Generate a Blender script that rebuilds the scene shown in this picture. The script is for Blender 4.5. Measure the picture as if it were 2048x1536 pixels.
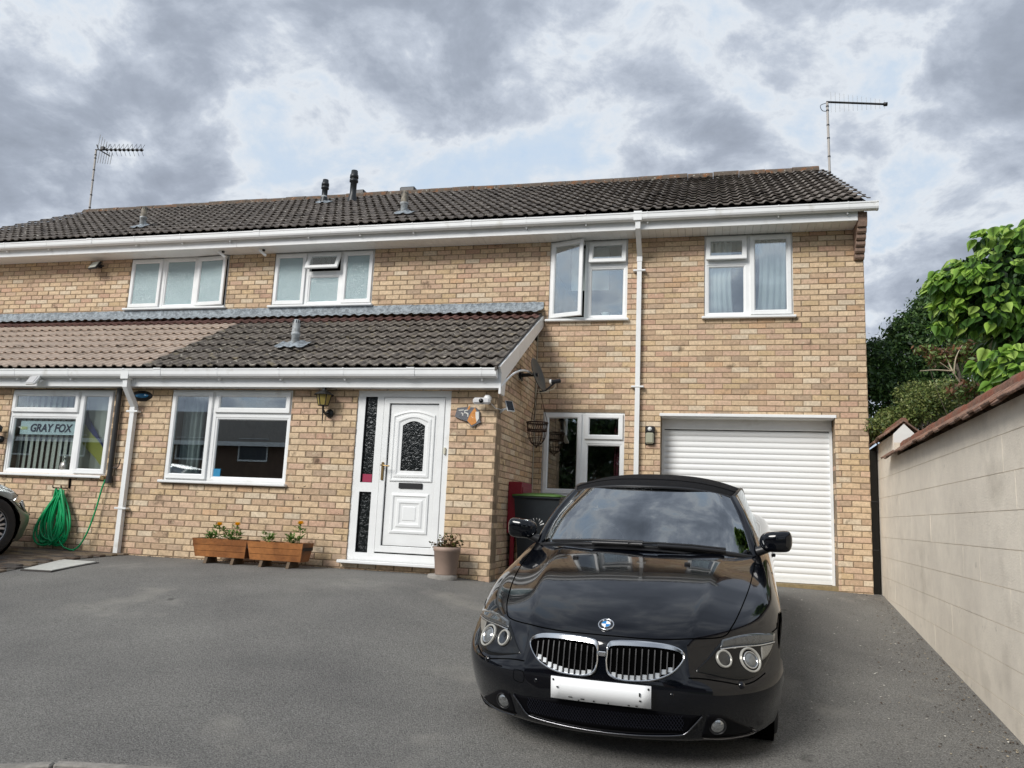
import bpy, bmesh, math, random
import numpy as np
from mathutils import Vector, Matrix
from mathutils.bvhtree import BVHTree
for o in list(bpy.data.objects): bpy.data.objects.remove(o)
S=bpy.context.scene; COL=S.collection
random.seed(7); RN=np.random.RandomState(11)
rad=math.radians

# ------------------------------------------------------------ camera, sky, sun, exposure
CAM=np.array([-2.0137,-10.8416,.7547]); YAW,PIT,ROL,FPX=-.244,.1629,.0432,1584.07
def cam_axes():
    cy,sy,cp,sp,cr,sr=math.cos(YAW),math.sin(YAW),math.cos(PIT),math.sin(PIT),math.cos(ROL),math.sin(ROL)
    f=np.array([sy*cp,cy*cp,sp]);r0=np.array([cy,-sy,0.]);u0=np.cross(r0,f)
    return cr*r0+sr*u0,-sr*r0+cr*u0,f
CR,CU,CF=cam_axes()
cd=bpy.data.cameras.new('camera');cam=bpy.data.objects.new('camera',cd);COL.objects.link(cam)
cam.matrix_world=Matrix(((CR[0],CU[0],-CF[0],CAM[0]),(CR[1],CU[1],-CF[1],CAM[1]),(CR[2],CU[2],-CF[2],CAM[2]),(0,0,0,1)))
cd.sensor_width=36;cd.lens=36*FPX/2048;cd.clip_end=2000;cd.clip_start=.05
S.camera=cam
S.view_settings.view_transform='Standard';S.view_settings.look='None';S.view_settings.exposure=1.15;S.view_settings.gamma=1
S.view_settings.use_curve_mapping=False
SUN=Vector((-.41,-.71,.57)).normalized()
sl=bpy.data.lights.new('sun','SUN');sl.energy=1.5;sl.angle=rad(24);sl.color=(1,.97,.93)
so=bpy.data.objects.new('sun',sl);COL.objects.link(so);so.rotation_euler=SUN.to_track_quat('Z','Y').to_euler()
W=bpy.data.worlds.new('World');S.world=W;W.use_nodes=True
def build_world():
    nt=W.node_tree;nt.nodes.clear();N=nt.nodes.new;L=nt.links.new
    out=N('ShaderNodeOutputWorld');bg=N('ShaderNodeBackground');L(bg.outputs[0],out.inputs[0])
    tc=N('ShaderNodeTexCoord');sp=N('ShaderNodeSeparateXYZ');L(tc.outputs['Generated'],sp.inputs[0])
    def ma(op,a,b=None,c=None):
        n=N('ShaderNodeMath');n.operation=op
        for i,v in enumerate((a,b,c)):
            if v is None: continue
            if isinstance(v,(int,float)): n.inputs[i].default_value=v
            else: L(v,n.inputs[i])
        return n.outputs[0]
    zc=ma('ADD',ma('MAXIMUM',sp.outputs[2],0.0),.42)
    cb=N('ShaderNodeCombineXYZ');L(ma('DIVIDE',sp.outputs[0],zc),cb.inputs[0]);L(ma('DIVIDE',sp.outputs[1],zc),cb.inputs[1])
    def noise(scale,det,rough,dist,off):
        mp=N('ShaderNodeMapping');mp.inputs['Location'].default_value=off;L(cb.outputs[0],mp.inputs[0])
        n=N('ShaderNodeTexNoise');n.inputs['Scale'].default_value=scale;n.inputs['Detail'].default_value=det
        n.inputs['Roughness'].default_value=rough;n.inputs['Distortion'].default_value=dist;L(mp.outputs[0],n.inputs['Vector']);return n.outputs[0]
    a=noise(3.1,10,.55,.15,(2.15,3.6,.4));b=noise(8.0,9,.66,.35,(7.3,2.2,5.1));c=noise(1.3,2,.5,.0,(1.3,9.2,2.7))
    dens=ma('ADD',ma('MULTIPLY',a,.64),ma('ADD',ma('MULTIPLY',b,.21),ma('MULTIPLY',c,.15)))
    sky=N('ShaderNodeTexSky');sky.sky_type='NISHITA';sky.sun_disc=False
    sky.sun_elevation=math.asin(SUN.z);sky.sun_rotation=math.atan2(SUN.x,SUN.y)
    sk=N('ShaderNodeMix');sk.data_type='RGBA';sk.blend_type='MULTIPLY';sk.inputs[0].default_value=1
    L(sky.outputs[0],sk.inputs[6]);sk.inputs[7].default_value=(.10,.10,.10,1)
    cr=N('ShaderNodeValToRGB');L(dens,cr.inputs[0]);r=cr.color_ramp
    for i,(p,col) in enumerate([(.35,(.235,.30,.385)),(.425,(.28,.325,.38)),(.46,(.34,.362,.39)),(.49,(.245,.27,.312)),(.535,(.175,.197,.236)),(.63,(.115,.131,.16))]):
        e=r.elements[i] if i<2 else r.elements.new(p)
        e.position=p;e.color=col+(1,)
    cov=N('ShaderNodeMapRange');L(dens,cov.inputs[0]);cov.inputs[1].default_value=.27;cov.inputs[2].default_value=.38
    mx=N('ShaderNodeMix');mx.data_type='RGBA';L(cov.outputs[0],mx.inputs[0]);L(sk.outputs[2],mx.inputs[6]);L(cr.outputs[0],mx.inputs[7])
    L(mx.outputs[2],bg.inputs[0]);bg.inputs[1].default_value=1.0
build_world()

def proj(P):
    d=np.asarray(P,float)-CAM;z=d@CF
    return 1024+FPX*(d@CR)/z,768-FPX*(d@CU)/z,z

# ------------------------------------------------------------ materials
MATS={}
def lin(r,g,b,k=1.):
    f=lambda v:(v/255/12.92 if v/255<=.04045 else ((v/255+.055)/1.055)**2.4)
    return (f(r)*k,f(g)*k,f(b)*k)
def mat(name,col,rough=.5,metal=0,col2=None,vs=6.,vlo=.4,vhi=.6,bump=0,bs=60.,spec=.5,coat=0,attr=None,var=0,varscale=20,spots=None,trans=0,objcol=False,dist=.02,streak=False,alpha=None):
    """Principled material with optional second colour (noise), bump noise, attribute/object tint, spots list [(colour,scale,threshold,softness)]."""
    if name in MATS: return MATS[name]
    m=bpy.data.materials.new(name);m.use_nodes=True;nt=m.node_tree;N=nt.nodes.new;L=nt.links.new
    p=nt.nodes['Principled BSDF'];p.inputs['Roughness'].default_value=rough;p.inputs['Metallic'].default_value=metal
    p.inputs['Specular IOR Level'].default_value=spec;p.inputs['Coat Weight'].default_value=coat;p.inputs['Coat Roughness'].default_value=.03
    geo=N('ShaderNodeNewGeometry');pos=geo.outputs['Position']
    def noise(scale,det=5,rg=.55,vec=None):
        n=N('ShaderNodeTexNoise');n.inputs['Scale'].default_value=scale;n.inputs['Detail'].default_value=det;n.inputs['Roughness'].default_value=rg
        v=vec or pos
        if streak and vec is None:
            mp=N('ShaderNodeMapping');mp.inputs['Scale'].default_value=(1,1,.12);L(pos,mp.inputs[0]);v=mp.outputs[0]
        L(v,n.inputs['Vector']);return n.outputs[0]
    def mix(f,a,b,mode='MIX'):
        x=N('ShaderNodeMix');x.data_type='RGBA';x.blend_type=mode
        if isinstance(f,(int,float)): x.inputs[0].default_value=f
        else: L(f,x.inputs[0])
        for v,i in ((a,6),(b,7)):
            if isinstance(v,tuple): x.inputs[i].default_value=v[:3]+(1,)
            else: L(v,x.inputs[i])
        return x.outputs[2]
    def rng(v,a,b,c=0,d=1):
        r=N('ShaderNodeMapRange');L(v,r.inputs[0])
        for i,q in enumerate((a,b,c,d)): r.inputs[i+1].default_value=q
        return r.outputs[0]
    c=col
    if attr:
        a=N('ShaderNodeAttribute');a.attribute_name=attr;c=a.outputs['Color']
    if objcol:
        a=N('ShaderNodeObjectInfo');c=a.outputs['Color']
    if col2: c=mix(rng(noise(vs),vlo,vhi),c,col2)
    if var:
        v=rng(noise(varscale,8,.65),.25,.75,1-var,1+var)
        cx=N('ShaderNodeCombineXYZ')
        for i in range(3): L(v,cx.inputs[i])
        c=mix(1.,c,cx.outputs[0],'MULTIPLY')
    for (sc,ss,th,sf) in (spots or []):
        c=mix(rng(noise(ss,4,.6),th,th+sf),c,sc)
    if isinstance(c,tuple): p.inputs['Base Color'].default_value=c[:3]+(1,)
    else: L(c,p.inputs['Base Color'])
    if bump:
        b=N('ShaderNodeBump');b.inputs['Strength'].default_value=bump;b.inputs['Distance'].default_value=dist
        L(noise(bs,8,.6),b.inputs['Height']);L(b.outputs[0],p.inputs['Normal'])
    if trans:
        tr=N('ShaderNodeBsdfTranslucent');mx=N('ShaderNodeMixShader');mx.inputs[0].default_value=trans
        if isinstance(c,tuple): tr.inputs[0].default_value=c[:3]+(1,)
        else: L(c,tr.inputs[0])
        L(p.outputs[0],mx.inputs[1]);L(tr.outputs[0],mx.inputs[2]);L(mx.outputs[0],nt.nodes['Material Output'].inputs[0])
    MATS[name]=m;return m
def glass_mat(name,tint=(.9,.95,.95),refl=.30,rough=.0,body=None,bodyf=0.,bump=0,bs=120,ior=1.6):
    if name in MATS: return MATS[name]
    m=bpy.data.materials.new(name);m.use_nodes=True;nt=m.node_tree;nt.nodes.clear();N=nt.nodes.new;L=nt.links.new
    out=N('ShaderNodeOutputMaterial');tr=N('ShaderNodeBsdfTransparent');tr.inputs[0].default_value=tint+(1,)
    gl=N('ShaderNodeBsdfGlossy');gl.inputs['Roughness'].default_value=rough;gl.inputs[0].default_value=(.93,.97,1,1)
    fr=N('ShaderNodeFresnel');gb=N('ShaderNodeNewGeometry');mi=N('ShaderNodeMapRange');L(gb.outputs['Backfacing'],mi.inputs[0]);mi.inputs[3].default_value=ior;mi.inputs[4].default_value=1/ior;L(mi.outputs[0],fr.inputs[0])
    f=N('ShaderNodeMath');f.operation='MULTIPLY_ADD';L(fr.outputs[0],f.inputs[0]);f.inputs[1].default_value=1.0;f.inputs[2].default_value=refl;f.use_clamp=True
    base=tr.outputs[0]
    if bodyf:
        df=N('ShaderNodeBsdfDiffuse');df.inputs[0].default_value=body+(1,);mb=N('ShaderNodeMixShader');mb.inputs[0].default_value=bodyf
        L(tr.outputs[0],mb.inputs[1]);L(df.outputs[0],mb.inputs[2]);base=mb.outputs[0]
    mx=N('ShaderNodeMixShader');L(f.outputs[0],mx.inputs[0]);L(base,mx.inputs[1]);L(gl.outputs[0],mx.inputs[2]);L(mx.outputs[0],out.inputs[0])
    if bump:
        geo=N('ShaderNodeNewGeometry');n=N('ShaderNodeTexNoise');n.inputs['Scale'].default_value=bs;n.inputs['Detail'].default_value=3;n.inputs['Distortion'].default_value=1.5
        L(geo.outputs['Position'],n.inputs['Vector']);b=N('ShaderNodeBump');b.inputs['Strength'].default_value=bump;b.inputs['Distance'].default_value=.02;L(n.outputs[0],b.inputs['Height'])
        L(b.outputs[0],gl.inputs['Normal'])
        if bodyf: L(b.outputs[0],df.inputs['Normal'])
    MATS[name]=m;return m

# ------------------------------------------------------------ mesh builder
class MB:
    def __init__(s): s.v=[];s.f=[];s.c=[];s.sm=[]
    def add(s,vs,fs,col=None,smooth=False):
        o=len(s.v);s.v+= [tuple(map(float,q)) for q in vs]
        for f in fs: s.f.append([o+i for i in f]);s.c.append(col);s.sm.append(smooth)
        return s
    def box(s,x0,x1,y0,y1,z0,z1,col=None,bev=0,T=None):
        if bev:
            b=bev;vs=[];ids={}
            def key(x,y,z):
                if (x,y,z) not in ids: ids[(x,y,z)]=len(vs);vs.append((x,y,z))
                return ids[(x,y,z)]
            fs=[]
            X=(x0,x1);Y=(y0,y1);Z=(z0,z1);si=(1,-1)
            for i in range(2):
                a=X[i];fs.append([key(a,Y[j]+si[j]*b,Z[k]+si[k]*b) for j,k in ((0,0),(1,0),(1,1),(0,1))][::(-1 if i==0 else 1)])
                a=Y[i];fs.append([key(X[j]+si[j]*b,a,Z[k]+si[k]*b) for j,k in ((0,0),(1,0),(1,1),(0,1))][::(1 if i==0 else -1)])
                a=Z[i];fs.append([key(X[j]+si[j]*b,Y[k]+si[k]*b,a) for j,k in ((0,0),(1,0),(1,1),(0,1))][::(-1 if i==0 else 1)])
            for j in range(2):
                for k in range(2):
                    fs.append([key(X[0]+b,Y[j],Z[k]+si[k]*b),key(X[1]-b,Y[j],Z[k]+si[k]*b),key(X[1]-b,Y[j]+si[j]*b,Z[k]),key(X[0]+b,Y[j]+si[j]*b,Z[k])])
                    fs.append([key(X[j],Y[0]+b,Z[k]+si[k]*b),key(X[j],Y[1]-b,Z[k]+si[k]*b),key(X[j]+si[j]*b,Y[1]-b,Z[k]),key(X[j]+si[j]*b,Y[0]+b,Z[k])])
                    fs.append([key(X[j],Y[k]+si[k]*b,Z[0]+b),key(X[j],Y[k]+si[k]*b,Z[1]-b),key(X[j]+si[j]*b,Y[k],Z[1]-b),key(X[j]+si[j]*b,Y[k],Z[0]+b)])
            for i in range(2):
                for j in range(2):
                    for k in range(2):
                        fs.append([key(X[i],Y[j]+si[j]*b,Z[k]+si[k]*b),key(X[i]+si[i]*b,Y[j],Z[k]+si[k]*b),key(X[i]+si[i]*b,Y[j]+si[j]*b,Z[k])])
        else:
            vs=[(x0,y0,z0),(x1,y0,z0),(x1,y1,z0),(x0,y1,z0),(x0,y0,z1),(x1,y0,z1),(x1,y1,z1),(x0,y1,z1)]
            fs=[(0,3,2,1),(4,5,6,7),(0,1,5,4),(1,2,6,5),(2,3,7,6),(3,0,4,7)]
        if T is not None: vs=[tuple(T@Vector(q)) for q in vs]
        return s.add(vs,fs,col)
    def quad(s,a,b,c,d,col=None): return s.add([a,b,c,d],[(0,1,2,3)],col)
    def tube(s,pts,r,n=8,col=None,caps=True,smooth=True):
        P=[Vector(q) for q in pts];R=r if isinstance(r,(list,tuple)) else [r]*len(P);vs=[];fs=[];prev=None
        for i,q in enumerate(P):
            t=((P[min(i+1,len(P)-1)]-P[max(i-1,0)])).normalized()
            if prev is None: a=t.orthogonal().normalized()
            else:
                a=prev-t*prev.dot(t); a=a.normalized() if a.length>1e-6 else t.orthogonal().normalized()
            prev=a;b=t.cross(a)
            for k in range(n):
                th=2*math.pi*k/n;vs.append(q+(a*math.cos(th)+b*math.sin(th))*R[i])
        for i in range(len(P)-1):
            for k in range(n):
                k2=(k+1)%n;fs.append((i*n+k,i*n+k2,(i+1)*n+k2,(i+1)*n+k))
        s.add(vs,fs,col,smooth)
        if caps:
            s.add([vs[k] for k in range(n)],[tuple(range(n))[::-1]],col);s.add([vs[(len(P)-1)*n+k] for k in range(n)],[tuple(range(n))],col)
        return s
    def lathe(s,prof,n=20,T=None,col=None,smooth=True):
        """prof: [(r,z)] about Z; T maps to world"""
        vs=[];fs=[];m=len(prof)
        for k in range(n):
            th=2*math.pi*k/n
            for r,z in prof: vs.append(Vector((r*math.cos(th),r*math.sin(th),z)))
        for k in range(n):
            k2=(k+1)%n
            for i in range(m-1): fs.append((k*m+i,k2*m+i,k2*m+i+1,k*m+i+1))
        if T is not None: vs=[T@q for q in vs]
        return s.add(vs,fs,col,smooth)
    def prism(s,poly,f0,f1,col=None):
        """poly 2D list, f0/f1 map (a,b)->3D for the two end caps"""
        n=len(poly);vs=[f0(*q) for q in poly]+[f1(*q) for q in poly]
        fs=[tuple(range(n)),tuple(range(2*n-1,n-1,-1))]+[(i,i+n,(i+1)%n+n,(i+1)%n) for i in range(n)]
        return s.add(vs,fs,col)
    def ring(s,x0,x1,z0,z1,prof,T=None,col=None,insets=(1,1,1,1)):
        """mitred rectangular frame in the XZ plane; prof [(inset,y)] from outside in"""
        vs=[];fs=[];n=len(prof)
        for i,y in prof: vs+=[(x0+i,y,z0+i),(x1-i,y,z0+i),(x1-i,y,z1-i),(x0+i,y,z1-i)]
        for a in range(n-1):
            for k in range(4): k2=(k+1)%4;fs.append((a*4+k,a*4+k2,(a+1)*4+k2,(a+1)*4+k))
        if T is not None: vs=[tuple(T@Vector(q)) for q in vs]
        return s.add(vs,fs,col)
    def grid(s,A,col=None,smooth=True,flip=False):
        R,C=A.shape[:2];fs=[]
        for i in range(R-1):
            for j in range(C-1):
                q=(i*C+j,i*C+j+1,(i+1)*C+j+1,(i+1)*C+j);fs.append(q[::-1] if flip else q)
        return s.add(A.reshape(-1,3),fs,col,smooth)
    def mesh(s,name,m,fix=True):
        me=bpy.data.meshes.new(name);me.from_pydata(s.v,[],s.f)
        if m: me.materials.append(m)
        if any(s.sm): me.polygons.foreach_set('use_smooth',s.sm)
        if any(c is not None for c in s.c):
            ca=me.color_attributes.new('bc','FLOAT_COLOR','CORNER');d=[]
            for f,c in zip(s.f,s.c): d+= list((c or (.5,.5,.5))[:3]+(1,))*len(f)
            ca.data.foreach_set('color',d)
        if fix:
            bm=bmesh.new();bm.from_mesh(me);bmesh.ops.recalc_face_normals(bm,faces=bm.faces);bm.to_mesh(me);bm.free()
        me.update();return me
    def build(s,name,m,parent=None,label=None,cat=None,group=None,kind=None,fix=True):
        o=bpy.data.objects.new(name,s.mesh(name,m,fix));return put(o,parent,label,cat,group,kind)
def put(o,parent=None,label=None,cat=None,group=None,kind=None):
    COL.objects.link(o)
    if parent is not None: o.parent=parent
    if label: o['label']=label
    if cat: o['category']=cat
    if group: o['group']=group
    if kind: o['kind']=kind
    return o
def thing(name,label,cat,loc=(0,0,0),group=None):
    o=bpy.data.objects.new(name,None);o.location=loc;o.empty_display_size=.2;return put(o,None,label,cat,group)
def inst(name,me,parent,loc=(0,0,0),rot=(0,0,0),scale=(1,1,1),color=None,kind=None):
    o=bpy.data.objects.new(name,me);o.location=loc;o.rotation_euler=rot;o.scale=scale
    if color: o.color=tuple(color)+(1,)
    return put(o,parent,kind=kind)
def TR(loc=(0,0,0),rot=(0,0,0),sc=(1,1,1)):
    from mathutils import Euler
    return Matrix.LocRotScale(Vector(loc),Euler(rot),Vector(sc))
def axis_T(loc,d):
    """matrix taking +Z to direction d, placed at loc"""
    return Matrix.Translation(Vector(loc))@Vector(d).to_track_quat('Z','Y').to_matrix().to_4x4()
def cr_curve(P,n,closed=False):
    """Catmull-Rom through points"""
    P=[Vector(q) if len(q)==3 else Vector((q[0],q[1],0)) for q in P];out=[];m=len(P)
    segs=m if closed else m-1
    for i in range(segs):
        g=lambda k:(P[k%m] if closed else P[max(0,min(m-1,k))])
        a,b,c,d=g(i-1),g(i),g(i+1),g(i+2)
        for k in range(n):
            t=k/n;out.append(.5*((2*b)+(c-a)*t+(2*a-5*b+4*c-d)*t*t+(3*b-a-3*c+d)*t**3))
    if not closed: out.append(P[-1].copy())
    return out

WHITE=mat('white_upvc',(.80,.81,.80),.28,var=.05,varscale=5,spots=[((.62,.61,.57),3.5,.62,.2)])
WHITE2=mat('white_gutter_plastic',(.78,.79,.78),.35,var=.06,varscale=4,spots=[((.55,.54,.49),4,.60,.2)])
BLACK=mat('black_plastic',(.012,.012,.013),.4)
CHROME=mat('chrome',(.75,.76,.77),.12,1)
DARK=mat('dark_interior',(.02,.019,.018),.8)
RUBBER=mat('rubber_black',(.015,.015,.016),.7,bump=.2,bs=200)
GREYM=mat('galvanised_grey',(.42,.43,.43),.45,.6)
GLASS=glass_mat('window_glass',refl=.16)
GLASSU=glass_mat('window_glass_upper',refl=.26)
OBSC=glass_mat('obscured_glass',tint=(.62,.80,.80),refl=.14,rough=.22,body=(.52,.68,.70),bodyf=.70,bump=.9,bs=70)
TEXG=glass_mat('dark_patterned_glass',tint=(.10,.12,.11),refl=.0,rough=.22,body=(.01,.013,.012),bodyf=.4,bump=.55,bs=22,ior=1.45)
# ------------------------------------------------------------ ground
def sstep(a,b,x):
    t=min(1,max(0,(x-a)/(b-a)));return t*t*(3-2*t)
def wall_x(Y): return .10+.058*min(Y,0.3)
def g(X,Y):
    zr=-.03+.077*min(Y,0)
    a=.177+.112*Y;zc=-math.log(math.exp(-a*30)+1)/30 if a>-5 else a
    b=.045+.13*(Y+3.15);zl=.045-math.log(math.exp(-(b-.045)*22)+1)/22
    wx=wall_x(Y)
    t=sstep(0,1,(X-wx)/(-1.55-wx)) if X>-1.55 else 1
    z=zr*(1-t)+zc*t
    s=sstep(-3.5,-5.2,X);z=z*(1-s)+zl*s
    return max(z,-.80-.02*math.log(1+math.exp(-(z+.80)*20)) if z<-.6 else z) if z>-.9 else -.9+0*z
ASPH=mat('asphalt',lin(158,156,150,.70),.85,col2=lin(138,136,132,.68),vs=1.1,vlo=.35,vhi=.7,var=.9,varscale=100,bump=1.0,bs=130,dist=.02,
  spots=[(lin(190,185,174,.75),.75,.58,.2),(lin(215,210,198,.68),90,.66,.05),(lin(76,75,73,.4),70,.64,.07),(lin(96,94,91,.55),2.6,.68,.10)])
def sheet(name,xs,ys,m,dz=0,clip=None,kind='structure',fn=None):
    fn=fn or g
    A=np.array([[(x,y,fn(x,y)+dz) for x in xs] for y in ys]);mb=MB();mb.grid(A)
    return mb.build(name,m,kind=kind)
big=MB();n=24
xs=np.concatenate([np.linspace(-400,-40,6),np.linspace(-30,30,7),np.linspace(40,400,6)])
sheet('ground',xs,xs,mat('grass_ground',(.05,.075,.025),.95,col2=(.08,.08,.04),vs=.7,bump=.4,bs=30),fn=lambda x,y:-1.25)
sheet('driveway',np.concatenate([np.linspace(-24,-11,9),np.arange(-10.8,.35,.12)]),np.concatenate([np.linspace(-10.4,-7.2,10),np.arange(-7.05,.5,.12)]),ASPH)
sheet('street',np.linspace(-90,60,31),np.linspace(-18.5,-10.35,6),mat('street_asphalt',lin(100,100,98,.38),.9,var=.4,varscale=90,bump=.4,bs=150),fn=lambda x,y:-.905-.004)
sheet('pavement',np.linspace(-90,60,31),np.linspace(-21.5,-18.4,3),mat('far_pavement',(.22,.21,.2),.9,var=.2),fn=lambda x,y:-.80)

# block paving of the neighbour's drive
PAV=mat('paver_block',(.2,.17,.14),.9,objcol=True,var=.35,varscale=35,bump=.35,bs=120)
pv=bpy.data.objects.new('block_paving',None);put(pv,kind='structure')
pbed=MB();
pb_edge=lambda Y:-9.06
A=np.array([[(-13.5+(pb_edge(y)+13.5)*t,y,g(-9.5,y)+.006) for t in np.linspace(0,1,8)] for y in np.linspace(-6.6,-2.06,30)])
pbed.grid(A);pbed.build('sand_bed',mat('paving_sand',(.10,.09,.075),.95,var=.3),pv)
pme=MB().box(-.098,.098,-.048,.048,-.03,.012,bev=.005).mesh('paver',PAV)
pcols=[lin(150,132,112,.55),lin(128,112,98,.5),lin(112,104,98,.45),lin(160,140,112,.5),lin(120,100,84,.5)]
r=0;y=-2.12
npav=0
while y>-5.6:
    x=pb_edge(y)-.10-(.1 if r%2 else 0)
    while x>-11.6:
        u,v,_=proj((x,y,.02))
        if u>-60 and v<1300:
            o=inst('paver',pme,pv,(x,y,g(x,y)+.010+random.uniform(-.002,.002)),(math.atan((g(x,y+.1)-g(x,y-.1))/.2),0,random.uniform(-.01,.01)),color=random.choice(pcols));npav+=1
        x-=.2
    y-=.1;r+=1
# concrete edging along the paved neighbour drive and the front of the driveway
CONC=mat('concrete_edging',(.30,.28,.25),.9,col2=(.2,.19,.17),vs=7,var=.25,bump=.4,bs=90)
ke=thing('kerb','pale concrete edging strip at the front edge of the driveway','kerb',(-5,-7.1,g(-5,-7.1)))
a0=Vector((-8.2,-8.72,0));a1=Vector((-3.4,-6.84,0));d=(a1-a0);L=d.length;ang=math.atan2(d.y,d.x);k=0;n=6
for i in range(n):
    c=a0+d*((i+.5)/n);zz=g(c.x,c.y)
    m=MB().box(-L/n/2+.004,L/n/2-.004,-.03,.03,-.1,.022,bev=.008).mesh('edging_stone',CONC)
    sl_=(g(c.x+d.x/L*.3,c.y+d.y/L*.3)-g(c.x-d.x/L*.3,c.y-d.y/L*.3))/.6
    inst('edging_stone',m,ke,Vector((c.x,c.y,zz))-ke.location,(0,-math.atan(sl_),ang))
pm=MB();nrm=Vector((d.y,-d.x,0)).normalized()
A=np.array([[tuple((a0+d*t+nrm*(.032+s*1.6)).to_tuple()[:2])+(g(*(a0+d*t+nrm*(.032+s*1.6)).to_tuple()[:2])+.008,) for t in np.linspace(0,1,20)] for s in np.linspace(0,1,8)])
pm.grid(A);pm.build('path',mat('brown_path',lin(105,92,78,.5),.95,col2=lin(70,62,54,.5),vs=9,var=.4,varscale=60,bump=.5,bs=120),kind='structure')

# ------------------------------------------------------------ houses
HR=thing('brick_house','buff brick house with white front door, white garage door and dark mossy porch roof','house',(-4.5,0,0))
HL=thing('brick_house','left neighbour buff brick house with clean brown porch roof tiles','house',(-12,0,0))
PARTY=-9.15;E=2.055;ZL=2.23;C=.075;SX=-4.37
def rel(o,h): o.matrix_parent_inverse=h.matrix_world.inverted();return o
for h in (HR,HL): h.location=(0,0,0)
MORT=mat('mortar',lin(176,154,126,.72),.95,col2=lin(152,132,108,.68),vs=3,var=.3,varscale=60,bump=.5,bs=150)
BRK=dict(rough=.9,var=.30,varscale=28,bump=.45,bs=140,dist=.008,spots=[(lin(112,92,72,.7),5,.60,.16),(lin(225,208,176,.8),11,.62,.12),(lin(60,48,38,.6),30,.68,.03)])
BRS=mat('brick_face',(.4,.3,.2),objcol=True,**BRK);BRM=mat('brick_mass',(.4,.3,.2),attr='bc',**BRK)
BCOL=[(lin(206,180,146),26),(lin(214,190,157),24),(lin(202,172,146),16),(lin(194,162,139),10),(lin(184,156,128),12),(lin(200,174,134),8),(lin(214,199,174),10),(lin(194,158,122),2),(lin(190,152,130),4),(lin(168,146,124),6)]
BW=[w for _,w in BCOL]
BK=.95
def bcol():
    c=random.choices(BCOL,BW)[0][0];k=BK*random.uniform(.92,1.08);mean=lin(206,179,149);return tuple(min(.8,(q*.72+m*.28)*k) for q,m in zip(c,mean))
def cells(u0,u1,z0,z1,ops):
    us=sorted({u0,u1,*[min(max(o[i],u0),u1) for o in ops for i in (0,1)]});zs=sorted({z0,z1,*[min(max(o[i],z0),z1) for o in ops for i in (2,3)]});out=[]
    for a,b in zip(us,us[1:]):
        for c,d in zip(zs,zs[1:]):
            mu,mz=(a+b)/2,(c+d)/2
            if not any(o[0]<mu<o[1] and o[2]<mz<o[3] for o in ops): out.append((a,b,c,d))
    return out
def bricks_on(u0,u1,z0,z1,ops,phase=0.):
    out=[];k=math.floor((z0-ZL)/C)
    while ZL+k*C<z1-.01:
        za,zb=ZL+k*C+.005,ZL+(k+1)*C-.005;za=max(za,z0);zb=min(zb,z1);mz=(za+zb)/2
        if zb-za>.012:
            off=(k%2)*.1125+phase;u=math.floor((u0-off)/.225)*.225+off
            while u<u1:
                segs=[(max(u+.005,u0),min(u+.22,u1))]
                for o in ops:
                    if o[2]-.022<mz<o[3]:
                        ns=[]
                        for a,b in segs:
                            if o[0]>=b or o[1]<=a: ns.append((a,b));continue
                            if o[0]>a: ns.append((a,o[0]))
                            if o[1]<b: ns.append((o[1],b))
                        segs=ns
                out+=[(a,b,za,zb) for a,b in segs if b-a>.022];u+=.225
        k+=1
    return out
ALLB={HR:[],HL:[]}
def brick_verts(a,b,za,zb,j):
    c=.004+.003*random.random();return [(a,0,za),(b,0,za),(b,0,zb),(a,0,zb),(a,.03,za),(b,.03,za),(b,.03,zb),(a,.03,zb)]
def wall(house,wp,u0,u1,z0,z1,ops,F,phase=0.,thick=.25,bricks=True):
    """F(u,d,z): world point d metres outwards of the brick face"""
    for a,b,c,d in cells(u0,u1,z0,z1,ops):
        wp.add([F(u,q,z) for q in (-.0062,-thick) for u,z in ((a,c),(b,c),(b,d),(a,d))],[(0,1,2,3),(7,6,5,4),(0,4,5,1),(1,5,6,2),(2,6,7,3),(3,7,4,0)])
    if bricks:
        for q in bricks_on(u0,u1,z0,z1,ops,phase): ALLB[house].append((q,F))
FM=lambda u,d,z:(u,-d,z)
FE=lambda u,d,z:(u,-E-d,z)
FS=lambda u,d,z:(SX+d,u,z)
FG=lambda u,d,z:(0+d,u,z)
OP_UR=(-2.045,-.885,3.53,4.69);OP_OP=(-4.225,-3.10,3.525,4.69);OP_3=(-8.68,-6.975,3.825,4.69);OP_L=(-11.345,-9.50,3.835,4.69);OP_K=(-4.24,-3.10,1.045,2.195);OP_G=(-2.615,-.40,-.5,2.18)
OP_LV=(-8.715,-6.995,1.0,2.165);OP_N=(-11.22,-9.58,1.02,2.165);OP_D=(-6.12,-4.93,.15,2.165)
WR=MB();WL=MB();ZT=4.69
wall(HR,WR,SX,0,-.35,ZT,[OP_UR,OP_OP,OP_K,OP_G],FM)
wall(HR,WR,PARTY,SX,3.4,ZT,[OP_3],FM,bricks=False)
wall(HR,WR,PARTY,SX,-.25,2.18,[OP_LV,OP_D],FE,bricks=False)
wall(HR,WR,-E+.032,0,-.25,2.30,[],FS,phase=.05)
# triangular top of the porch side wall, course by course
zz=2.30
k=0
while zz<3.55:
    yb=-E+(zz+.075-2.30)/.49
    if yb<-.1: wall(HR,WR,yb,0,zz,min(zz+.075,3.6),[],FS,phase=.05)
    zz+=.075
wall(HL,WL,-15.45,PARTY,3.4,ZT,[OP_L],FM,bricks=False)
wall(HL,WL,-15.45,PARTY,-.25,2.18,[OP_N],FE,bricks=False)
for args in ((-15.45,SX,3.4,ZT,[OP_3,OP_L],FM),(-15.45,SX,-.25,2.18,[OP_LV,OP_D,OP_N],FE)):
    for q in bricks_on(*args[:5]): ALLB[HR if (q[0]+q[1])/2>PARTY else HL].append((q,args[5]))
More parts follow.
